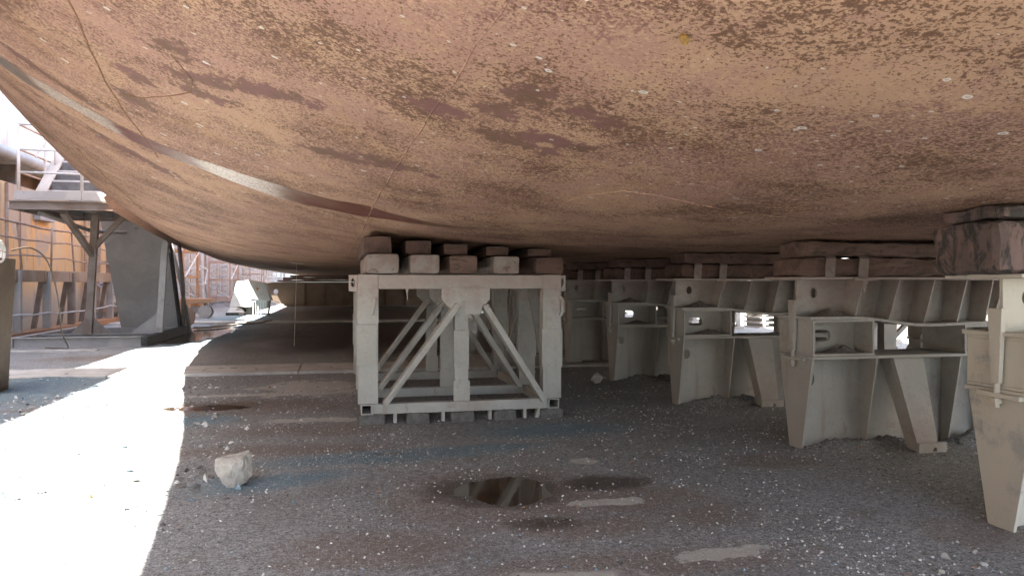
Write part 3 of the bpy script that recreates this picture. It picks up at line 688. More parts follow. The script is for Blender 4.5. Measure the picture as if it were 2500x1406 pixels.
# ------------------------------------------------------------------ braced trestle under the turn of the hull
TW = 2.16
def make_trestle(label, name="docking_trestle"):
    st = M['steel']; t = thing(name, label, "trestle", (0, 0, 0), "braced steel trestles under the ship")
    FY = (0.0, 1.15, 2.75)
    for j, y in enumerate(FY):
        for x0, x1 in ((.0, .205), (TW - .205, TW)):
            p = MB().box(x0, x1, y, y + .15, .205, 1.535).build("post", st, t, .006)
            q = MB()
            if x0 == 0: q.box(-.012, .19, y - .012, y - .0005, .60, 1.02); q.box(.0, .208, y - .010, y - .0005, 1.03, 1.385)
            else: q.box(x0 - .014, x1 + .01, y - .012, y - .0005, .55, .95); q.box(x0 + .01, x1 - .01, y - .010, y - .0005, 1.0, 1.38)
            q.build("cover_plate", st, p, .003)
        MB().box(.207, TW - .207, y - .006, y + .12, 1.385, 1.53).build("top_rail", st, t, .006)
        MB().box(.13, TW - .13, y - .004, y + .11, .098, .203).build("bottom_rail", st, t, .006)
        cp = MB().box(1.00, 1.145, y + .012, y + .13, .204, 1.16).build("centre_post", st, t, .005)
        MB().box(.985, 1.16, y + .0, y + .0115, .206, .42).box(.99, 1.15, y + .001, y + .0115, .55, .95).build("cover_plate", st, cp, .003)
        g = [(.86, 1.40), (1.37, 1.40), (1.37, 1.27), (1.29, 1.20), (1.27, 1.115), (1.10, 1.115), (.96, 1.17), (.86, 1.27)]
        MB().prism([(a, b) for a, b in g], 'y', y - .022, y - .0065).build("gusset_plate", st, t, .002)
        br = MB().bar((.27, y + .02, .205), (1.03, y + .02, 1.22), .06, .185, (0, 1, 0)).build("diagonal_brace", st, t, .005)
        MB().bar((.33, y - .012, .285), (.52, y - .012, .54), .008, .16, (0, 1, 0)).build("cover_plate", st, br, .002)
        MB().bar((1.96, y + .02, .19), (1.31, y + .02, 1.22), .06, .185, (0, 1, 0)).build("diagonal_brace", st, t, .005)
    # long bottom tubes with open ends, and top side beams
    for x0 in (.03, TW - .155):
        b = MB(); b.box(x0, x0 + .125, -.03, 2.95, .099, .110); b.box(x0, x0 + .125, -.03, 2.95, .193, .2035); b.box(x0, x0 + .012, -.03, 2.95, .1105, .1925); b.box(x0 + .113, x0 + .125, -.03, 2.95, .1105, .1925)
        b.build("open_bottom_tube", st, t, .002)
    for x0 in (.02, TW - .14): MB().box(x0, x0 + .12, .16, 2.74, 1.40, 1.53).build("side_rail", st, t, .006)
    for xa in (.06, TW - .06):
        MB().bar((xa, .2, .22), (xa, 1.1, 1.40), .10, .05).build("diagonal_brace", st, t, .004)
        MB().bar((xa, 2.7, .22), (xa, 1.3, 1.40), .10, .05).build("diagonal_brace", st, t, .004)
    # lifting lugs and hooks
    for sx, x in ((-1, -.045), (1, TW + .02)):
        MB().holed(x - .045, x + .045, 1.36, 1.53, .05, .075, circ(x, 1.45, .022, .045, 16)).build("lifting_lug", st, t, .006)
    MB().tube([(TW - .02, -.02, 1.30), (TW + .0, -.05, 1.26), (TW + .0, -.05, 1.14), (TW - .01, -.02, 1.10)], .022, 8).build("hook", st, t)
    MB().tube([(.17, -.02, 1.30), (.165, -.035, 1.22), (.14, -.03, 1.12)], .016, 8).build("hook", st, t)
    for x in (.36, .86, 1.36, 1.74): MB().box(x, x + .035, .01, .09, -.0, .097).build("foot_strap", st, t)
    m = MB(); m.hexa([(1.87, .01, 0), (1.91, .01, 0), (1.91, .09, 0), (1.87, .09, 0)], [(1.90, .01, .097), (1.95, .01, .097), (1.95, .09, .097), (1.90, .09, .097)])
    m.build("foot_strap", st, t)
    m = MB()
    m.tube([(.50, -.012, 1.39), (.50, -.018, 1.34), (.505, -.02, 1.27)], [.02, .006, .004], 6)
    m.build("spatter", st, t)
    return t
tr = make_trestle("grey braced steel trestle with diagonal struts standing centre under the hull")
tr.location = (.16, 8.0, .0)
PX = [(.09, .42), (.53, .84), (.94, 1.24), (1.40, 1.69), (1.87, 2.18)]
tl = ["pale dusty squared timber at the left end of the trestle top", "cracked pinkish timber second from the left on the trestle top", "plain brownish pink timber in the middle of the trestle top",
      "rounded pink timber second from the right on the trestle top", "dark red-edged timber at the right end of the trestle top"]
ul = ["dark flat packing block above the leftmost trestle timber against the hull", "dark red packing block above the second trestle timber from the left", "dark packing block above the middle trestle timber",
      "reddish packing block above the fourth trestle timber from the left", "dark packing block above the rightmost trestle timber"]
for i, (a, b) in enumerate(PX):
    zt = 1.545 + .205 - .006 * i
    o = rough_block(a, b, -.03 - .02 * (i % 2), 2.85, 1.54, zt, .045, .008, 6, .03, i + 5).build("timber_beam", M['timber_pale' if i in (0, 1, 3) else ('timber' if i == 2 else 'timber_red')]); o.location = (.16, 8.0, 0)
    tag(o, tl[i], "timber beam", "square timbers across the trestle top")
    c = (a + b) / 2 + .16 - .02
    zt2 = min(hull_z(c - .12, 8.3), hull_z(c - .12, 10.6)) - .006
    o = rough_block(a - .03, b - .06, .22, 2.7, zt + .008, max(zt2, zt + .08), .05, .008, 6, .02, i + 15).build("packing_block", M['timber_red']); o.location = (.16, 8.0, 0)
    tag(o, ul[i], "timber block", "packing blocks under the hull")
pl = ["leftmost rough concrete pad under the trestle", "second rough concrete pad from the left under the trestle", "middle rough concrete pad under the trestle", "fourth rough concrete pad from the left under the trestle", "rightmost rough concrete pad under the trestle"]
for i, (a, b) in enumerate(((.0, .27), (.49, .73), (.95, 1.20), (1.41, 1.66), (1.92, 2.17))):
    o = rough_block(a, b, -.04, .55, -.05, .099, .03, .012, 9, .02, i + 30).build("concrete_pad", M['concrete']); o.location = (.16, 8.0, 0)
    tag(o, pl[i], "concrete pad", "concrete pads under the trestle")
# a second trestle on the other side of the keel
t2 = copy_tree(tr); t2.location = (7.6, 9.6, 0); t2['label'] = "dim second trestle seen through the gap in the second keel block"
for i, (a, b) in enumerate(((0, .3), (.62, .92), (1.24, 1.54), (1.86, 2.16))):
    o = rough_block(a, b, -.03, 2.85, 1.54, 1.80, .1, .008, 6, .02, i + 45).build("timber_beam", M['timber_red']); o.location = (7.6, 9.6, 0)
    tag(o, "dark timber across the far second trestle behind the keel blocks", "timber beam", "square timbers on the second trestle")

# ------------------------------------------------------------------ floor rails
def rail(y0, y1, x0, x1, h, label):
    t = thing("floor_rail", label, "floor rail", (x0, y0, 0), "flat rails across the dock floor")
    n = int((x1 - x0) / 2.6)
    for i in range(n):
        a, b = i * (x1 - x0) / n, (i + 1) * (x1 - x0) / n - .012
        m = MB().box(a, b, 0, y1 - y0, -.03, h)
        p = m.build("rail_plate", M['rail'], t, .008)
        q = MB()
        for k in range(3): q.tube([(a + .5 + k * .8, (y1 - y0) * .35, h - .002), (a + .5 + k * .8, (y1 - y0) * .35, h + .004)], .028, 10)
        q.build("bolt_hole", M['black'], p)
    return t
rail(12.55, 13.75, -9.0, 16, .055, "wide pale flat rail with dark bolt holes crossing the floor behind the trestle")
rail(28.5, 29.6, -9.0, 16, .06, "far thin pale rail crossing the floor in front of the white bilge block")
rail(17.6, 17.75, -9.0, -5, .05, "thin dark bar lying on the floor by the stair tower base")

# ------------------------------------------------------------------ loose stones
def chunk():
    bm = bmesh.new()
    P = [(-.13, -.06, .225), (-.11, .09, .215), (.075, .11, .27), (.12, -.02, .25), (.105, .10, .24), (-.125, -.09, .17), (-.06, -.12, .09), (.085, -.11, .19), (.135, -.06, .16), (.13, .08, .10), (.045, -.12, .00), (.085, -.10, .0), (.14, -.01, .04), (.06, .10, .0), (-.05, .08, .02), (-.10, .05, .10), (-.01, -.13, .05)]
    for p in P: bm.verts.new(p)
    bmesh.ops.convex_hull(bm, input=bm.verts[:])
    for v in [v for v in bm.verts if not v.link_faces]: bm.verts.remove(v)
    bmesh.ops.subdivide_edges(bm, edges=bm.edges[:], cuts=4, use_grid_fill=True)
    bmesh.ops.triangulate(bm, faces=bm.faces[:])
    for v in bm.verts: v.co += mnoise.noise_vector(v.co * 20) * .014 + mnoise.noise_vector(v.co * 60) * .006
    me = bpy.data.meshes.new("concrete_chunk"); bm.to_mesh(me); bm.free(); me.materials.append(M['rock'])
    o = bpy.data.objects.new("concrete_chunk", me); COL.objects.link(o); return o
o = chunk(); o.location = (-.76, 5.80, gz(-.76, 5.80) - .012); o.rotation_euler = (0, 0, R(-32)); o.scale = (.84, .84, .86)
tag(o, "large pale broken concrete chunk lying at the edge of the sunlight", "concrete chunk")
tag(rock("loose_stone", M['rock'], (3.56, 10.45, .085), (.10, .09, .085), 21), "round pale stone lying left of the fourth keel block", "stone")
for i, (x, y, s_) in enumerate(((-1.02, 6.05, .05), (-.93, 5.9, .035), (-1.1, 5.75, .045), (-.98, 5.62, .03), (-1.15, 5.95, .03), (-.86, 6.0, .028))):
    tag(rock("loose_stone", M['dirt'], (x, y, gz(x, y) + s_ * .3), (s_, s_ * .8, s_ * .6), 40 + i, npts=10), "small dusty lump in the loose cluster left of the concrete chunk", "stone", "small lumps left of the concrete chunk")
for i, (x, y, s_) in enumerate(((3.08, 3.42, .035), (3.2, 3.3, .03), (2.9, 3.25, .025), (3.3, 3.45, .026), (1.75, 3.35, .022), (.45, 3.45, .03), (.25, 3.5, .02), (-.1, 3.6, .025))):
    tag(rock("loose_stone", M['rock'], (x, y, gz(x, y) + s_ * .3), (s_, s_ * .8, s_ * .6), 60 + i, npts=10), "small pale stone among the grit in the near foreground", "stone", "small pale stones in the near foreground")

# heaps of grit drifted on the ledges of the near blocks
def heap(x, y, z, rx, ry, h, seed):
    m = MB(); n, k = 26, 10; m.v.append((x, y, z + h))
    for i in range(1, k + 1):
        for j in range(n):
            t = 2 * math.pi * j / n; q = i / k
            px, py = x + rx * q * math.cos(t), y + ry * q * math.sin(t)
            m.v.append((px, py, z + h * (1 - q) ** 1.2 * (1 + .6 * mnoise.noise((px * 14, py * 14, seed)))))
    for j in range(n): m.f.append([0, 1 + j, 1 + (j + 1) % n]); m.mi.append(0)
    for i in range(k - 1):
        for j in range(n): m.f.append([1 + i * n + j, 1 + (i + 1) * n + j, 1 + (i + 1) * n + (j + 1) % n, 1 + i * n + (j + 1) % n]); m.mi.append(0)
    return m
for bi, y in enumerate(BLOCK_Y[:4]):
    nm = ["nearest", "second", "third", "fourth"][bi]
    tag(heap(4.12, y - .14, 1.160, .22, .11, .075, bi).build("grit_heap", M['dirt'], smooth=True), "low drift of dark grit on the saddle ledge of the %s keel block" % nm, "grit heap", "grit drifts on the keel blocks")
    tag(heap(4.24, y - .13, .845, .22, .11, .06, bi + 9).build("grit_heap", M['dirt'], smooth=True), "low drift of dark grit inside the slotted box of the %s keel block" % nm, "grit heap", "grit drifts in the slotted boxes")

# ------------------------------------------------------------------ left dock wall with pipe
wl = thing("dock_wall", "tall rusty orange dock wall with pale streaked upper band on the left", "dock wall", (-10.5, 40, 0))
off = Vector((10.5, -40, 0))
MB().box(-12.5, -9.1, -40, 33, -.1, 4.25).build("lower_wall", M['wall'], wl, loc=off)
MB().box(-12.5, -9.1, 33.0005, 150, -.1, 4.25).build("far_lower_wall", M['cream'], wl, loc=off)
MB().box(-12.5, -9.75, -40, 150, 4.2505, 4.85).build("recess", M['darkpost'], wl, loc=off)
MB().box(-12.5, -9.1, -40, 10.6, 4.8505, 11.5).box(-12.5, -9.1, 10.6005, 15.5, 4.8505, 9.5).box(-12.5, -9.1, 15.5005, 29, 4.8505, 11.0).box(-12.5, -9.1, 29.0005, 150, 4.8505, 10.0).build("upper_wall", M['wallup'], wl, loc=off)
m = MB()
for y in np.arange(-20, 120, 3.2): m.box(-9.10 - .65, -9.2, y, y + .12, 4.2515, 4.849)
m.build("bracket", M['tower_brown'], wl, loc=off)
m = MB().tube([(-8.88, -40, 4.97), (-8.88, 150, 4.97)], .17, 16); m.build("pipe", M['cream'], wl, smooth=True, loc=off)
m = MB().box(-9.095, -8.9, 25.8, 27.0, 3.35, 3.8); m.build("junction_box", M['tower'], wl, .01, loc=off)
for y in (23.6, 30.2, 41, 55, 70): MB().tube([(-8.98, y, .1), (-8.98, y, 4.2)], .05, 8).build("drain_pipe", M['tube'], wl, loc=off)
m = MB()
for y in np.arange(-20, 140, 6.4): m.box(-9.0995, -9.075, y, y + .05, 0, 4.24)
m.build("wall_seam", M['orange'], wl, loc=off)

# walkway with timber kerb and bent rails along the wall
def walkway(y0, y1, label):
    t = thing("walkway_barrier", label, "barrier", (-8.0, y0, 0)); L_ = y1 - y0
    n = int(L_ / 1.85)
    b = MB()
    for i in range(n): b.box(-.12, .12, i * L_ / n, (i + 1) * L_ / n - .03, 1.47, 1.78)
    b.build("timber_beam", M['bluewood'], t, .01)
    for i in range(n + 1):
        y = i * L_ / n + .2
        MB().box(-.02, .17, y, y + .13, 0, 1.74).build("leg", M['tower' if i % 3 else 'tower_brown'], t, .006)
        MB().bar((-.35, y + .25, 0), (-.1, y + .2, 1.5), .12, .10).build("back_strut", M['tower_brown'], t)
        ly = random.uniform(-.25, .35)
        MB().tube([(.0, y + .6, 1.6), (.0 + random.uniform(-.05, .05), y + .6 + ly, 2.98)], .028, 8).build("railing_post", M['tube'], t, smooth=True)
    for z, mt in ((2.97, 'tube'), (2.57, 'tube'), (2.13, 'tube'), (.62, 'greytube')):
        pts = [(random.uniform(-.04, .04) + (.19 if z < 1 else 0), L_ * k / 14, z + random.uniform(-.05, .05)) for k in range(15)]
        MB().tube(pts, .03 if z > 2.9 else .022, 8).build("rail", M[mt], t, smooth=True)
    b = MB().box(-.2, .2, 0, L_, .03, .2); b.build("kerb_beam", M['orange'], t, .01)
    return t
walkway(19.2, 33.0, "bent pipe railing on a timber beam with grey legs along the rusty wall")

# dark steel post with a white hose loop at the left edge
t = thing("steel_post", "dark brown steel post at the left frame edge carrying a white hose loop", "post", (-4.5, 11.3, 0))
MB().hexa([(-.28, -.28, -.02), (.13, -.28, -.02), (.13, .22, -.02), (-.28, .22, -.02)], [(-.30, -.30, 1.77), (.20, -.30, 1.77), (.20, .30, 1.77), (-.30, .30, 1.77)]).build("post_body", M['darkpost'], t, .012)
o = MB().torus((.0, 0, 0), .14, .022, 'x').torus((.03, .02, -.01), .13, .02, 'x').build("hose_loop", M['ropewhite']); o.location = (-4.33, 11.08, 1.86)
o.modifiers.new("s", 'SUBSURF').levels = 1
tag(o, "white hose coiled in a loop hanging on the dark post at the left edge", "hose loop")
pts = [(-4.30, 11.45, 1.88), (-4.22, 11.9, 1.93), (-4.25, 12.6, 1.75), (-4.45, 13.6, 1.25), (-4.9, 15.2, .55), (-5.5, 17.4, .12), (-5.9, 18.1, .05), (-6.3, 18.5, .04)]
def spline(P, n=8):
    P = [Vector(p) for p in P]; out = []
    for i in range(len(P) - 1):
        p0, p1, p2, p3 = P[max(i - 1, 0)], P[i], P[i + 1], P[min(i + 2, len(P) - 1)]
        for k in range(n):
            u = k / n; out.append(.5 * ((2 * p1) + (p2 - p0) * u + (2 * p0 - 5 * p1 + 4 * p2 - p3) * u * u + (3 * p1 - p0 - 3 * p2 + p3) * u ** 3))
    return out + [P[-1]]
tag(MB().tube(spline(pts), .012, 8).build("hose", M['darkpost'], smooth=True), "thin grey hose sagging from the dark post down to the stair tower base", "hose")

# ------------------------------------------------------------------ stair tower on the left
TX, TY = -5.7, 20.5
t = thing("stair_tower", "grey mobile stair tower with railed platform beside the hull on the left", "stair tower", (TX, TY, 0))
o_ = Vector((-TX, -TY, 0)); G, Bn = M['tower'], M['tower_brown']
def bt(mb, name, mat, bevel=.006, smooth=False, parent=None): return mb.build(name, mat, parent or t, bevel, smooth, loc=None if parent else o_)
def channel_x(x0, x1, y, z0, z1, m=None):
    m = m or MB(); m.box(x0, x1, y, y + .015, z0 + .0155, z1 - .0155); m.box(x0, x1, y - .09, y + .015, z0, z0 + .015); m.box(x0, x1, y - .09, y + .015, z1 - .015, z1); return m
bt(channel_x(-7.05, -4.45, 18.9, .0, .235), "base_beam", G, 0)
bt(channel_x(-7.05, -4.45, 20.6, .0, .2), "base_beam", G, 0)
bt(MB().box(-7.05, -4.45, 23.2, 23.35, 0, .2), "base_beam", G)
bt(MB().box(-4.445, -4.30, 18.8, 23.4, .0, .225), "base_beam", M['black'])
bt(MB().box(-7.2, -7.055, 18.8, 23.4, .0, .225), "base_beam", G)
bt(MB().hexa([(-6.05, 23.4, .2), (-4.55, 23.4, .2), (-4.55, 23.7, .2), (-6.05, 23.7, .2)], [(-6.65, 23.4, 3.6), (-4.95, 23.4, 3.6), (-4.95, 23.7, 3.6), (-6.65, 23.7, 3.6)]), "tapered_column", M['panel'], .01)
bt(MB().hexa([(-4.545, 23.38, .2), (-4.50, 23.38, .2), (-4.50, 23.75, .2), (-4.545, 23.75, .2)], [(-4.945, 23.38, 3.6), (-4.90, 23.38, 3.6), (-4.90, 23.75, 3.6), (-4.945, 23.75, 3.6)]), "column_edge", M['black'], 0)
bt(MB().bar((-6.03, 20.5, .2), (-5.86, 20.5, 3.08), .16, .14), "post", Bn)
bt(MB().bar((-4.40, 20.4, .2), (-4.28, 20.5, 2.45), .15, .13), "post", G)
bt(MB().prism([(-6.45, .2), (-5.55, .2), (-5.95, .62), (-6.08, .62)], 'y', 20.56, 20.58), "gusset_plate", Bn, 0)
bt(MB().prism([(-5.1, .2), (-4.34, .2), (-4.34, .75), (-4.42, .75)], 'y', 20.52, 20.54), "gusset_plate", G, 0)
bt(MB().bar((-5.92, 20.5, 2.1), (-6.2, 19.3, 3.05), .12, .12), "knee_brace", Bn)
bt(MB().bar((-5.90, 20.5, 2.3), (-5.25, 20.5, 3.05), .12, .12), "knee_brace", Bn)
bt(MB().tube([(-6.65, 19.2, 3.02), (-6.2, 21.5, 2.75), (-5.9, 23.3, 2.85)], .05, 8), "strut", G, 0)
fr = MB(); channel_x(-7.12, -4.95, 18.85, 3.06, 3.25, fr); fr.box(-7.12, -7.0, 18.87, 22.0, 3.06, 3.25); fr.box(-6.99, -4.95, 21.9, 22.0, 3.06, 3.25)
bt(fr, "platform_frame", Bn, 0)
bt(MB().box(-7.1, -4.95, 18.87, 21.98, 3.252, 3.27), "deck_plate", G, 0)
for x in (-6.6, -5.9, -5.2): bt(MB().box(x, x + .06, 18.9, 21.85, 3.12, 3.25), "joist", G, 0)
bt(MB().box(-7.0, -4.95, 18.80, 18.815, 3.272, 3.47), "kick_plate", G, 0)
for (x, y) in ((-6.93, 18.84), (-5.66, 18.83), (-6.93, 20.4), (-6.93, 21.9)):
    bt(MB().tube([(x, y, 3.26), (x, y, 4.93)], .035, 8), "railing_post", M['greytube'], 0, True)
for z in (4.93, 4.38, 3.88):
    bt(MB().tube([(-6.93, 18.84, z), (-5.0, 18.84, z - .02)], .024, 8), "rail", M['greytube'], 0, True)
    bt(MB().tube([(-6.93, 18.84, z), (-6.93, 21.9, z)], .024, 8), "rail", M['tube'], 0, True)
st_ = MB().bar((-6.78, 19.4, 3.3), (-6.78, 23.2, 6.4), .05, .24, (1, 0, 0)); bt(st_, "stair_stringer", M['cream'])
bt(MB().bar((-5.15, 19.4, 3.3), (-5.15, 23.2, 6.4), .05, .24, (1, 0, 0)), "stair_stringer", M['cream'])
for i in range(10):
    y, z = 19.75 + i * .34, 3.55 + i * .277
    bt(MB().box(-6.75, -5.18, y - .03, y + .26, z, z + .045), "stair_tread", M['greytube'], 0)
    bt(MB().box(-6.75, -5.18, y + .265, y + .28, z + .046, z + .276), "stair_riser", M['stair'], 0)
bt(MB().tube([(-6.78, 19.4, 4.3), (-6.78, 23.2, 7.4)], .025, 8), "stair_handrail", M['greytube'], 0, True)
bt(MB().tube([(-6.78, 20.6, 4.2), (-6.78, 20.6, 5.25)], .025, 8), "stair_handrail_post", M['greytube'], 0, True)
bt(MB().bar((-6.98, 20.0, 3.27), (-6.9, 21.8, 4.9), .09, .09), "stair_brace", M['cream'])

# ------------------------------------------------------------------ scaffolds parked along the wall
def scaffold(name, label, x, y, w_, d_, h_, mat, levels, group, seed):
    rr = random.Random(seed); t = thing(name, label, "scaffold", (x, y, 0), group, rr.uniform(-.12, .12))
    for sx in (0, w_):
        for sy in (0, d_):
            MB().bar((sx, sy, .45), (sx + rr.uniform(-.15, .15), sy, h_), .10, .10).build("leg", mat, t)
    m = MB()
    for k in range(levels + 1):
        z = .55 + (h_ - .6) * k / levels
        m.box(0, w_, -.04, .04, z - .05, z + .05); m.box(0, w_, d_ - .04, d_ + .04, z - .05, z + .05); m.box(-.04, .04, .05, d_ - .05, z - .05, z + .05); m.box(w_ - .04, w_ + .04, .05, d_ - .05, z - .05, z + .05)
    m.build("crossbars", mat, t)
    m = MB()
    for k in range(levels):
        z0 = .55 + (h_ - .6) * k / levels; z1 = .55 + (h_ - .6) * (k + 1) / levels
        a, b = (0, w_) if k % 2 else (w_, 0)
        m.tube([(a, -.06, z0), (b, -.06, z1)], .035, 6); m.tube([(w_ + .06, 0 if k % 2 else d_, z0), (w_ + .06, d_ if k % 2 else 0, z1)], .035, 6)
    m.build("diagonals", M['greytube'], t)
    m = MB()
    nr = int((h_ - .6) / .32)
    for k in range(nr): m.tube([(w_ * .3, -.12, .7 + k * .32), (w_ * .3 + .5, -.12, .7 + k * .32)], .022, 6)
    m.tube([(w_ * .3, -.12, .5), (w_ * .3, -.12, h_)], .03, 6); m.tube([(w_ * .3 + .5, -.12, .5), (w_ * .3 + .5, -.12, h_)], .03, 6)
    m.build("ladder", mat, t)
    for sx in (.1, w_ - .1):
        MB().tube([(sx, -.05, .24), (sx, .07, .24)], .22, 16).build("wheel", M['tower'], t); 
        MB().tube([(sx, d_ - .05, .24), (sx, d_ + .07, .24)], .22, 16).build("wheel", M['tower'], t)
    for yy in (0, d_): MB().box(-.25, w_ + .25, yy - .1, yy + .1, .36, .52).build("base_beam", mat, t)
    return t
gS = "scaffold frames parked along the left wall"
sc_specs = [(-7.9, 30.5, 1.6, 1.8, 5.2, 'tube', 5, "slender pale frame of leaning tubes just right of the stair tower column"),
            (-7.6, 36.0, 1.9, 2.2, 5.8, 'orange', 4, "orange-brown scaffold frame with ladder nearest the stair tower"),
            (-7.9, 42.0, 2.0, 2.4, 6.2, 'greytube', 6, "grey lattice scaffold behind the orange-brown frame"),
            (-7.4, 48.0, 2.0, 2.4, 5.4, 'pink', 4, "pinkish scaffold frame left of the white bilge block"),
            (-7.8, 55.0, 2.2, 2.5, 5.8, 'greytube', 7, "dense grey lattice scaffold behind the white bilge block"),
            (-7.2, 62.0, 2.2, 2.5, 5.0, 'pink', 5, "pale pink scaffold far along the wall"),
            (-7.8, 70.0, 2.4, 2.5, 6.0, 'greytube', 6, "grey scaffold second farthest along the wall"),
            (-7.0, 78.0, 2.4, 2.5, 5.0, 'greytube', 6, "farthest grey scaffold just above the end of the dark girder")]
for i, (x, y, w_, d_, h_, mt, lv, lb) in enumerate(sc_specs): scaffold("scaffold_tower", lb, x - .75, y, w_ * .85, d_, h_ * .9, M[mt], lv, gS, i)
# leaning poles beside the tower
for i, (a, b, mt) in enumerate((((-4.75, 23.9, .0), (-5.2, 24.2, 2.9), 'tower'), ((-4.45, 23.6, .0), (-4.62, 23.9, 2.6), 'tower_brown'), ((-4.35, 24.0, 0), (-5.0, 24.4, 2.8), 'tower'))):
    tag(MB().tube([a, ((a[0] + b[0]) / 2 + .06, (a[1] + b[1]) / 2, (a[2] + b[2]) / 2), b], .055, 8).build("leaning_pole", M[mt], smooth=True),
        ["dark pole leaning closest to the tapered column", "brown pole leaning against the hull right of the tapered column", "grey pole leaning behind the other two poles"][i], "pole", "poles leaning beside the stair tower")
# spotlight-like drum and cart by the scaffold
t = thing("wheeled_cart", "low orange-brown wheeled cart in front of the orange scaffold", "cart", (-6.9, 33.2, 0))
MB().box(0, 1.7, 0, .7, .62, .80).build("bed", M['orange'], t, .02)
for x in (.25, 1.45): MB().tube([(x, -.02, .26), (x, .10, .26)], .26, 18).tube([(x, .6, .26), (x, .72, .26)], .26, 18).build("wheel", M['tower'], t)
MB().bar((.2, .35, .3), (.2, .35, .62), .1, .5).bar((1.45, .35, .3), (1.45, .35, .62), .1, .5).build("axle_post", M['tower_brown'], t)
t = thing("cable_drum", "pale round cable drum on the floor below the leaning poles", "cable drum", (-4.95, 26.2, .36))
MB().tube([(0, -.14, 0), (0, -.10, 0)], .36, 22).tube([(0, .10, 0), (0, .14, 0)], .36, 22).build("flange", M['pink'], t)
MB().tube([(0, -.095, 0), (0, .095, 0)], .20, 18).build("core", M['tower_brown'], t)
pts = [(-4.5, 25.5, .05), (-4.0, 25.9, .04), (-3.4, 27.3, .05), (-2.9, 27.9, .05), (-2.6, 28.6, .09), (-2.5, 29.2, .09)]
tag(MB().tube(spline(pts), .03, 8).build("hose", M['tower_brown'], smooth=True), "brown hose curving over the damp floor beside the cable drum", "hose")

# ------------------------------------------------------------------ white bilge block half in the sun, girder behind
t = thing("bilge_block", "white tapered bilge block standing half in sunlight by the hull edge", "bilge block", (-4.0, 35.8, 0))
MB().hexa([(-.85, 0, .38), (.1, -.1, .38), (.1, 1.9, .38), (-.85, 1.9, .38)], [(-.55, .15, 1.50), (.0, .1, 1.56), (.0, 1.7, 1.56), (-.55, 1.7, 1.50)]).build("tapered_end", M['white'], t, .015)
MB().hexa([(.101, -.1, .70), (.85, .4, .62), (.85, 1.8, .62), (.101, 1.9, .70)], [(.001, .1, 1.56), (.62, .45, 1.43), (.62, 1.7, 1.43), (.001, 1.7, 1.56)]).build("tapered_body", M['white'], t, .015)
MB().prism([(.22, 1.24), (.42, 1.22), (.26, 1.02)], 'y', .155, .30).build("lifting_hole", M['orange'], t)
MB().box(-.15, .08, .05, 1.8, .0, .379).build("leg", M['darkbeam'], t, .01)
MB().box(.14, .70, .5, 1.6, .28, .695).build("hydraulic_box", M['cream'], t, .02)
MB().box(-.98, -.45, -.15, 1.9, .0, .13).build("base_shoe", M['black'], t, .01)
MB().tube([(-.42, -.06, .13), (-.42, .06, .13)], .20, 16).build("wheel", M['pink'], t)
MB().hexa([(-.95, -.1, .131), (-.2, -.1, .131), (-.2, 1.8, .131), (-.95, 1.8, .131)], [(-.80, 0, .38), (-.5, 0, .38), (-.5, 1.8, .38), (-.80, 1.8, .38)]).build("splayed_base", M['white'], t)
t = thing("bar_rack", "small pale rack of upright bars standing right of the white bilge block", "rack", (-3.72, 34.6, 0))
m = MB()
for k in range(6): m.bar((k * .105, 0, .02), (k * .105, 0, .62), .035, .035)
m.build("bars", M['white'], t); MB().box(-.03, .57, -.03, .03, .622, .67).build("top_bar", M['white'], t)
MB().hexa([(.585, -.03, 0), (.62, -.03, 0), (.62, .5, 0), (.585, .5, 0)], [(.66, -.03, .66), (.70, -.03, .66), (.70, .5, .66), (.66, .5, .66)]).build("side_plate", M['darkbeam'], t)

def girder(y, x0, label):
    t = thing("cradle_girder", label, "girder", (x0, y, 0), "dark girders across the dock under the ship"); Lg = 12.0
    z0, z1 = .12, 1.45
    n = 8; pw = 1.16
    # tapered cantilever tip
    tip = [(0, .62), (.55, .45), (.55, z1), (.1, z1 - .04)]
    m = MB(); m.holed(.55, .86, .39, z1, 0, .05, circ(.70, .93, .13, .14)); m.prism(tip, 'y', 0, .05); m.prism([(.86, .30), (1.16, .18), (1.16, z1), (.86, z1)], 'y', 0, .05)
    m.build("tip_web", M['darkbeam'], t)
    for i in range(1, 10):
        a, b = i * pw, (i + 1) * pw
        m = MB()
        if i < 4: m.holed(a + .0, b - .02, z0, z1, 0, .05, circ(a + .45, .86, .07 if i == 1 else .05, .07 if i == 1 else .03, 16))
        else: m.box(a, b - .02, 0, .05, z0, z1)
        m.build("web_panel", M['darkbeam'], t)
        MB().box(b - .0195, b - .0005, -.14, .05, z0, z1).build("stiffener", M['darkbeam'], t)
    MB().box(.05, Lg, -.2, .3, z1 + .0005, z1 + .03).build("top_flange", M['darkbeam'], t)
    MB().hexa([(0, -.2, .60), (1.16, -.2, .10), (1.16, .3, .10), (0, .3, .60)], [(0, -.2, .62), (1.16, -.2, .119), (1.16, .3, .119), (0, .3, .62)]).box(1.161, Lg, -.2, .3, .09, .119).build("bottom_flange", M['darkbeam'], t)
    return t
girder(46, -4.4, "dark brown ribbed girder under the hull with one round hole near its sunlit tip")
for i in range(3):
    x0, x1 = (-3.55, -2.2) if i == 0 else ((-3.3, 7.5) if i == 1 else (-2.9, 7.5))
    z0, z1 = ((1.49, 1.60), (1.602, 1.76), (1.762, 1.88))[i]
    tag(rough_block(x0 if i else -3.6, x1 if i else 7.5, 45.75, 46.3, z0, z1, .3, .012, 2, .02, 70 + i).build("timber_plank", M['timber_red']),
        ["long dark plank lying directly on the ribbed girder", "middle dark plank of the stack on the ribbed girder", "topmost dark plank of the stack on the ribbed girder against the hull"][i], "plank", "planks stacked on the dark girder")
girder(58, -4.0, "farther ribbed girder behind the first one")
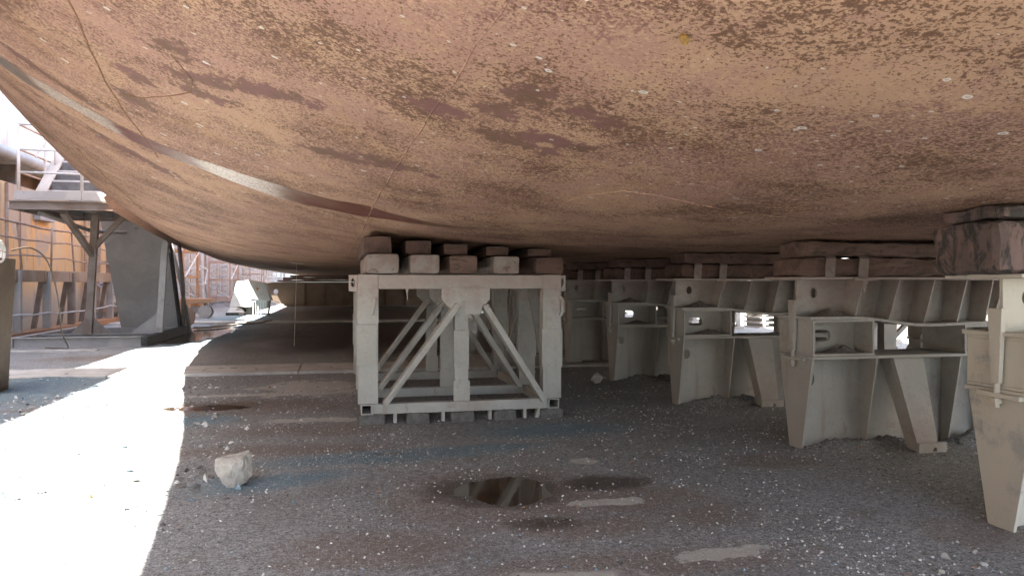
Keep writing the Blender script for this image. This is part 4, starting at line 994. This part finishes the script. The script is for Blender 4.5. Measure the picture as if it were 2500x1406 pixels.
# thin line hanging from the hull to the floor
x, y = -1.02, 18.6
tag(MB().tube([(x, y, hull_z(x, y)), (x - .02, y - .1, 1.2), (x - .05, y - .3, gz(x, y))], .006, 6).tube([(x - .15, y, hull_z(x - .15, y) - .01), (x + .15, y, hull_z(x + .15, y) - .01)], .008, 6).build("hanging_line", M['line']), "thin pale line hanging from the hull to the floor left of the trestle", "line")

# ------------------------------------------------------------------ right side of the dock seen through the gaps
wr = thing("dock_wall", "pale sunlit dock wall glimpsed through the gaps between keel blocks", "dock wall", (17, 40, 0))
MB().box(-.9, 2, -70, 110, 0, 9).build("wall", M['dullwall'], wr)
m = MB()
for y in np.arange(-60, 100, 3.0): m.box(-1.02, -.9005, y, y + .18, 0, 8.9)
m.build("buttress", M['white'], wr)
MB().box(-1.3, -.901, -70, 110, 2.2, 2.35).build("ledge", M['white'], wr)
def prop(x, y, mat, label):
    t = thing("braced_stand", label, "stand", (x, y, 0), "braced stands on the bright far side of the dock")
    for sx in (-.5, .5): MB().bar((sx, 0, 0), (sx * .8, 0, 2.4), .12, .12).build("leg", mat, t)
    MB().bar((-.48, -.07, .1), (.40, -.07, 2.1), .07, .05).bar((.48, -.12, .1), (-.40, -.12, 2.1), .07, .05).build("cross_brace", mat, t)
    MB().box(-.6, .6, -.1, .1, 2.405, 2.55).build("head", mat, t); MB().box(-.65, .65, -.15, .15, -.02, .1).build("base", mat, t)
    return t
p0 = prop(12.2, 19.0, M['cream'], "pale braced stand seen through the third keel block's gap")
k = 0
for (x, y) in ((11.6, 22.0), (12.6, 25.0), (12.2, 29.0), (13.2, 16.0), (12.4, 34.0), (11.9, 39.0), (13.4, 12.5)):
    o = copy_tree(p0); o.location = (x, y, 0); o.rotation_euler = (0, 0, .3 * (k % 3 - 1)); k += 1
    o['label'] = "pale braced stand on the bright side of the dock beyond the keel blocks"
for i, (x, y, a) in enumerate(((13.9, 30, .5), (13.4, 26.5, .35), (13.8, 22.5, .4))):
    t = thing("pallet_stack", "pale low stack of boards on the bright far side beyond the blocks", "board stack", (x, y, 0), "board stacks on the bright far side")
    for q in range(4): MB().box(-.9, .9, -.5, .5, q * .16, q * .16 + .05).build("board", M['cream'], t)
    for q in range(3):
        for sx in (-.8, 0, .7): MB().box(sx, sx + .1, -.5, .5, q * .16 + .051, q * .16 + .159).build("bearer", M['cream'], t)
